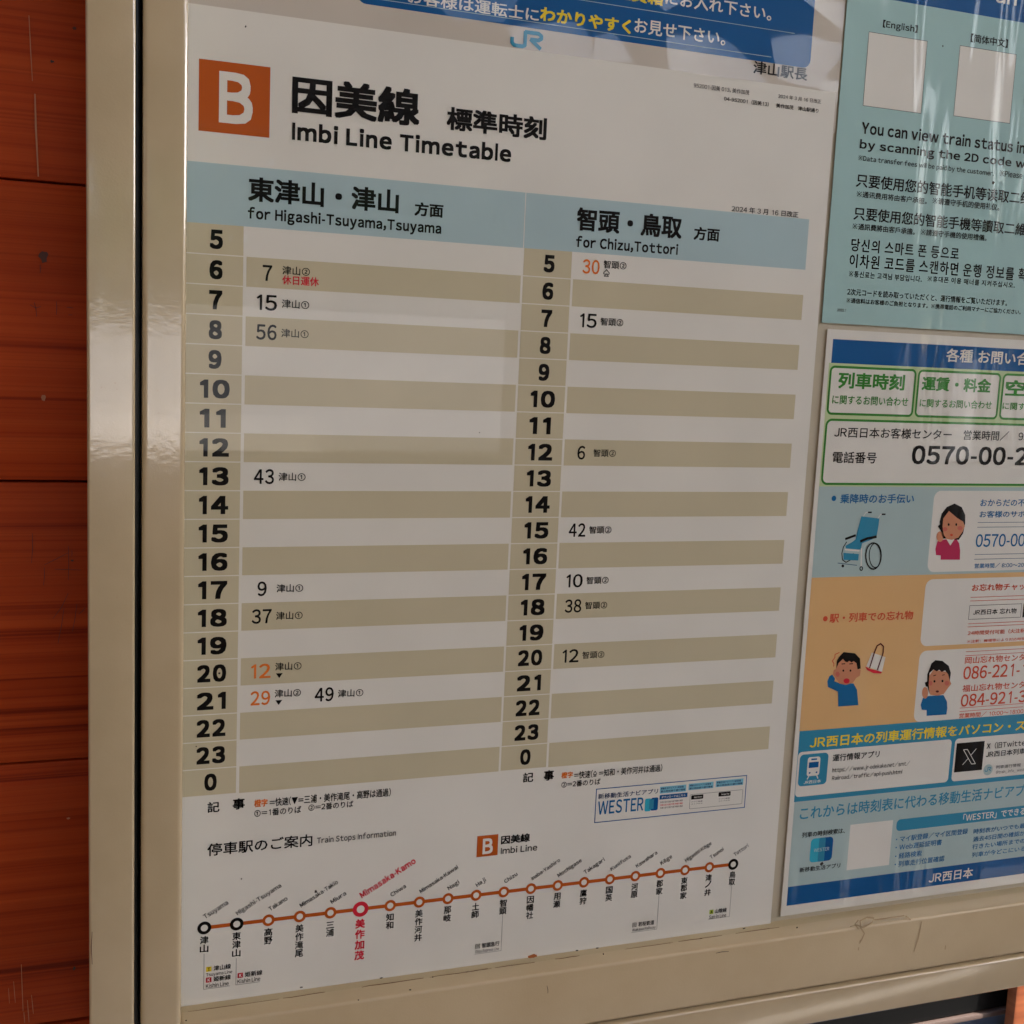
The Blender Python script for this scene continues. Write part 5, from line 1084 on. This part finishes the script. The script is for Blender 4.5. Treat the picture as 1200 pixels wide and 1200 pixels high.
('P', 'enquiry', 'calling_man_picture', ((510.1, 1402.05), (510.04, 1401.76), (509.81, 1401.52), (509.44, 1401.35), (508.97, 1401.28), (508.45, 1401.31), (507.96, 1401.44), (507.54, 1401.65), (507.26, 1401.92), (507.13, 1402.22), (507.19, 1402.51), (507.42, 1402.75), (507.79, 1402.92), (508.26, 1402.99), (508.77, 1402.96), (509.27, 1402.83), (509.69, 1402.62), (509.97, 1402.35)), 'maroon', 6),
('P', 'enquiry', 'calling_man_picture', ((503.48, 1408.68), (503.45, 1408.06), (503.22, 1407.53), (502.81, 1407.14), (502.28, 1406.96), (501.68, 1406.99), (501.1, 1407.24), (500.6, 1407.67), (500.25, 1408.24), (500.07, 1408.87), (500.1, 1409.49), (500.34, 1410.03), (500.74, 1410.41), (501.28, 1410.6), (501.87, 1410.57), (502.45, 1410.32), (502.95, 1409.88), (503.31, 1409.32)), 'blush', 4.5),
('P', 'enquiry', 'calling_man_picture', ((518.72, 1407.85), (518.67, 1407.23), (518.38, 1406.69), (517.89, 1406.31), (517.25, 1406.13), (516.54, 1406.17), (515.85, 1406.42), (515.26, 1406.86), (514.84, 1407.44), (514.64, 1408.07), (514.69, 1408.7), (514.98, 1409.23), (515.48, 1409.61), (516.12, 1409.8), (516.82, 1409.76), (517.51, 1409.5), (518.1, 1409.06), (518.52, 1408.49)), 'blush', 4.5),
('S', 'enquiry', 'calling_man_picture', ((503.46, 1414.29), (505.99, 1414.89)), 0.6, 'ink', 6),
('S', 'enquiry', 'calling_man_picture', ((511.57, 1414.36), (513.85, 1414.73)), 0.6, 'ink', 6)]


# --- glyph outlines: each character once as a text curve turned into triangles
WIDE = {c: chr(ord(c) - 0x21 + 0xFF01) for c in map(chr, range(0x21, 0x7F))}
chars = set()
for op in PRINT:
    if op[0] == 'T':
        chars.update(op[3].replace('|', ''))
chars.discard(' ')
chars.discard('　')
GL = {}
tmp = []
for ch in sorted(chars):
    if ch in 'Il-1※':
        continue
    cu = bpy.data.curves.new("glyph", 'FONT')
    base = 'o' if ch == 'ō' else ch
    cu.body = WIDE.get(base, base)
    cu.size = 1.0
    cu.resolution_u = 3 if ord(ch) < 0x3000 else 2
    o = bpy.data.objects.new("glyph", cu)
    COL.objects.link(o)
    tmp.append((ch, o))
bpy.context.view_layer.update()
dg = bpy.context.evaluated_depsgraph_get()
for ch, o in tmp:
    me = o.evaluated_get(dg).to_mesh()
    vs = [(v.co.x, v.co.y) for v in me.vertices]
    me.calc_loop_triangles()
    fs = [tuple(t.vertices) for t in me.loop_triangles]
    o.evaluated_get(dg).to_mesh_clear()
    GL[ch] = (vs, fs)
for ch, o in tmp:
    cu = o.data
    bpy.data.objects.remove(o)
    bpy.data.curves.remove(cu)
bar = lambda w, a, b: ([(0.0, a), (w, a), (w, b), (0.0, b)], [(0, 1, 2), (0, 2, 3)])
GL['I'] = bar(0.068, 0.0, 0.735)
def kome():
    V, F = [], []
    for a in (45, 135):
        c, s = math.cos(R_(a)), math.sin(R_(a))
        n = len(V)
        V += [(.5 + c * u - s * w, .38 + s * u + c * w) for u, w in ((-.48, -.025), (.48, -.025), (.48, .025), (-.48, .025))]
        F += [(n, n + 1, n + 2), (n, n + 2, n + 3)]
    for u, w in ((.5, .72), (.5, .04), (.16, .38), (.84, .38)):
        n = len(V)
        V += [(u - .055, w), (u, w - .055), (u + .055, w), (u, w + .055)]
        F += [(n, n + 1, n + 2), (n, n + 2, n + 3)]
    return V, F
GL['※'] = kome()
GL['l'] = bar(0.062, 0.0, 0.795)
GL['-'] = bar(0.22, 0.25, 0.31)
GL['1'] = ([(0.0, .60), (0.035, .55), (.155, .635), (.155, 0), (.222, 0), (.222, .735), (.175, .735)], [(0, 1, 2), (0, 2, 6), (2, 3, 4), (2, 4, 5), (2, 5, 6)])
if 'ō' in GL:
    vs, fs = GL['ō']
    xs = [v[0] for v in vs]
    a, b, top = min(xs), max(xs), max(v[1] for v in vs)
    n = len(vs)
    vs += [(a + .08, top + .09), (b - .08, top + .09), (b - .08, top + .15), (a + .08, top + .15)]
    fs += [(n, n + 1, n + 2), (n, n + 2, n + 3)]

def typeset(s, ref, x, z, w, h, bold, rot, y):
    """place the ink of s so that its first ref characters fill the box w x h at (x, z), all in mm"""
    ref = s.index('|') if '|' in s else len(s)
    s = s.replace('|', '')
    pen = 0.0
    out = []
    x_lo, x_hi, y_lo, y_hi = 1e9, -1e9, 1e9, -1e9
    for i, ch in enumerate(s):
        if ch == ' ':
            pen += 0.30
            continue
        if ch == '　':
            pen += 1.0
            continue
        vs, fs = GL[ch]
        if not vs:
            pen += 0.5
            continue
        a = min(v[0] for v in vs)
        b = max(v[0] for v in vs)
        if ord(ch) < 0x250:
            sb = 0.042
            if ch == '1' and len(s) < 3:
                sb = 0.085
            if ch in '-~':
                sb = 0.05
            sb += bold * 1.3
            if ch.isdigit():
                wd = 0.50
                off = pen + sb + (wd - (b - a)) / 2 - a if len(s) > 2 else pen + sb - a
                adv = wd + 2 * sb if len(s) > 2 else (b - a) + 2 * sb
            else:
                off = pen + sb - a
                adv = (b - a) + 2 * sb
        else:
            off = pen
            adv = 1.0
        out.append((off, vs, fs))
        if i < ref:
            x_lo = min(x_lo, off + a)
            x_hi = max(x_hi, off + b)
            y_lo = min(y_lo, min(v[1] for v in vs))
            y_hi = max(y_hi, max(v[1] for v in vs))
        pen += adv
    sx = w / max(x_hi - x_lo + 2 * bold, 1e-6)
    sz = h / max(y_hi - y_lo + 2 * bold, 1e-6)
    if bold > 0.024:
        ring = [(0, 0), (bold, bold), (-bold, bold), (bold, -bold), (-bold, -bold), (bold, 0), (-bold, 0), (0, bold), (0, -bold)]
        if bold > 0.029:
            hb = bold * 0.5
            ring += [(hb, hb), (-hb, hb), (hb, -hb), (-hb, -hb)]
    elif bold > 0.015:
        ring = [(math.cos(a) * bold, math.sin(a) * bold) for a in (i * math.pi / 3 for i in range(6))]
    else:
        ring = [(bold, bold), (-bold, bold), (bold, -bold), (-bold, -bold)]
    V, F = [], []
    ca, sa = math.cos(R_(rot)), math.sin(R_(rot))
    for k, (dx, dz) in enumerate(ring):
        yy = y - k * 2.5e-6
        for off, vs, fs in out:
            n = len(V)
            for (vx, vz) in vs:
                u = (vx + off + dx - x_lo + bold) * sx
                v = (vz + dz - y_lo + bold) * sz
                V.append(((x + u * ca - v * sa) / 1000, yy, (z + u * sa + v * ca) / 1000))
            F += [(a + n, b + n, c + n) for a, b, c in fs]
    return V, F

def round_pts(x0, z0, x1, z1, r, n=6):
    if r <= 0:
        return [(x0, z0), (x1, z0), (x1, z1), (x0, z1)]
    pts = []
    for cx, cz, a0 in ((x1 - r, z0 + r, -90), (x1 - r, z1 - r, 0), (x0 + r, z1 - r, 90), (x0 + r, z0 + r, 180)):
        for i in range(n + 1):
            a = R_(a0 + 90 * i / n)
            pts.append((cx + r * math.cos(a), cz + r * math.sin(a)))
    return pts

def shape(op, y):
    V, F = [], []
    k = op[0]
    m3 = lambda p, yy=y: (p[0] / 1000, yy, p[1] / 1000)
    if k == 'R':
        V = [m3(p) for p in round_pts(*op[3:7], op[7])]
        F = [tuple(range(len(V)))]
    elif k == 'P':
        V = [m3(p) for p in op[3]]
        F = [tuple(range(len(V)))]
    elif k == 'O':
        x0, z0, x1, z1, r, w = op[3:9]
        a = round_pts(x0, z0, x1, z1, r)
        b = round_pts(x0 + w, z0 + w, x1 - w, z1 - w, max(r - w, 0.0) if r else 0)
        n = len(a)
        V = [m3(p) for p in a] + [m3(p) for p in b]
        F = [(i, (i + 1) % n, n + (i + 1) % n, n + i) for i in range(n)]
    elif k == 'C':
        cx, cz, ro = op[3:6]
        V = [(cx / 1000 + ro / 1000 * math.cos(2 * math.pi * i / 28), y, cz / 1000 + ro / 1000 * math.sin(2 * math.pi * i / 28)) for i in range(28)]
        F = [tuple(range(28))]
    elif k == 'S':
        pts, w = op[3], op[4]
        yy = y
        for i in range(len(pts) - 1):
            a, b = Vector(pts[i]), Vector(pts[i + 1])
            d = (b - a)
            if d.length < 1e-6:
                continue
            d = d.normalized() * (w / 2)
            e = Vector((-d.y, d.x))
            n = len(V)
            cap = d * 0.35 if len(pts) > 2 else d * 0
            V += [m3(a - cap + e, yy), m3(a - cap - e, yy), m3(b + cap - e, yy), m3(b + cap + e, yy)]
            F.append((n, n + 1, n + 2, n + 3))
            yy -= 2e-6
    return V, F

subs = {}
for op in PRINT:
    t, kind, y0 = roots[op[1]]
    part = op[2]
    if op[0] == 'T':
        _, _, _, s, ref, x, z, w, h, col, bold, rot, layer = op
        V, F = typeset(s, ref, x, z, w, h, bold, rot, y0 - layer * STEP)
    else:
        col, layer = op[-2], op[-1]
        V, F = shape(op, y0 - layer * STEP)
    parent = t
    name = part
    if '/' in part:
        base, name = part.split('/')
        parent = subs[(op[1], base)]
    ox, oy, oz = t.location
    me = bpy.data.meshes.new(name)
    me.from_pydata([(v[0] - ox, v[1] - oy, v[2] - oz) for v in V], [], F)
    me.update()
    o = link(name, me, ink(col, kind), parent)
    if '/' not in part:
        subs[(op[1], part)] = o

# ------------------------------------------------------------------ seen through the opening under the board
post = box("timber_post", 1.533, 1.72, 0.90, 0.924, -0.6, 2.9, cedar_post, None, 0.006, 2)
tag(post, "sunlit orange timber post below the right end of the board", "post")
beam = box("dark_gap_bar", -1.5, 1.69, 0.93, 1.03, 0.4585, 0.60, mat("gap_black", (0.003, 0.003, 0.003), 0.6, spec=0.08), None, 0.004, 2)  # black bar put in where the gap under the board is dark
tag(beam, "made-up black bar standing in for the dark gap under the board", "beam")
fence = empty("stand_in_panels", (0, 1.0, -0.6), "made-up dark and bluish panels filling the view under the board", "fence")
box("dark_panel", -1.5, 1.69, 0.985, 1.015, 0.605, 1.30, mat("gap_dark_board", (0.004, 0.003, 0.003), 0.8, spec=0.05), fence)  # near-black sheet put in for the dark under the board
box("rail", -1.5, 1.69, 0.925, 0.985, 0.445, 0.4555, mat("grey_rail", (0.09, 0.06, 0.05), 0.5), fence, 0.003, 2)  # paler bar put in for the thin highlight edge below the black
box("blue_panel", -1.5, 1.69, 0.95, 0.97, -0.6, 0.4435, mat("bluish_fill", (0.10, 0.15, 0.24), 0.5), fence)  # made-up panel giving the bluish patch below the gap
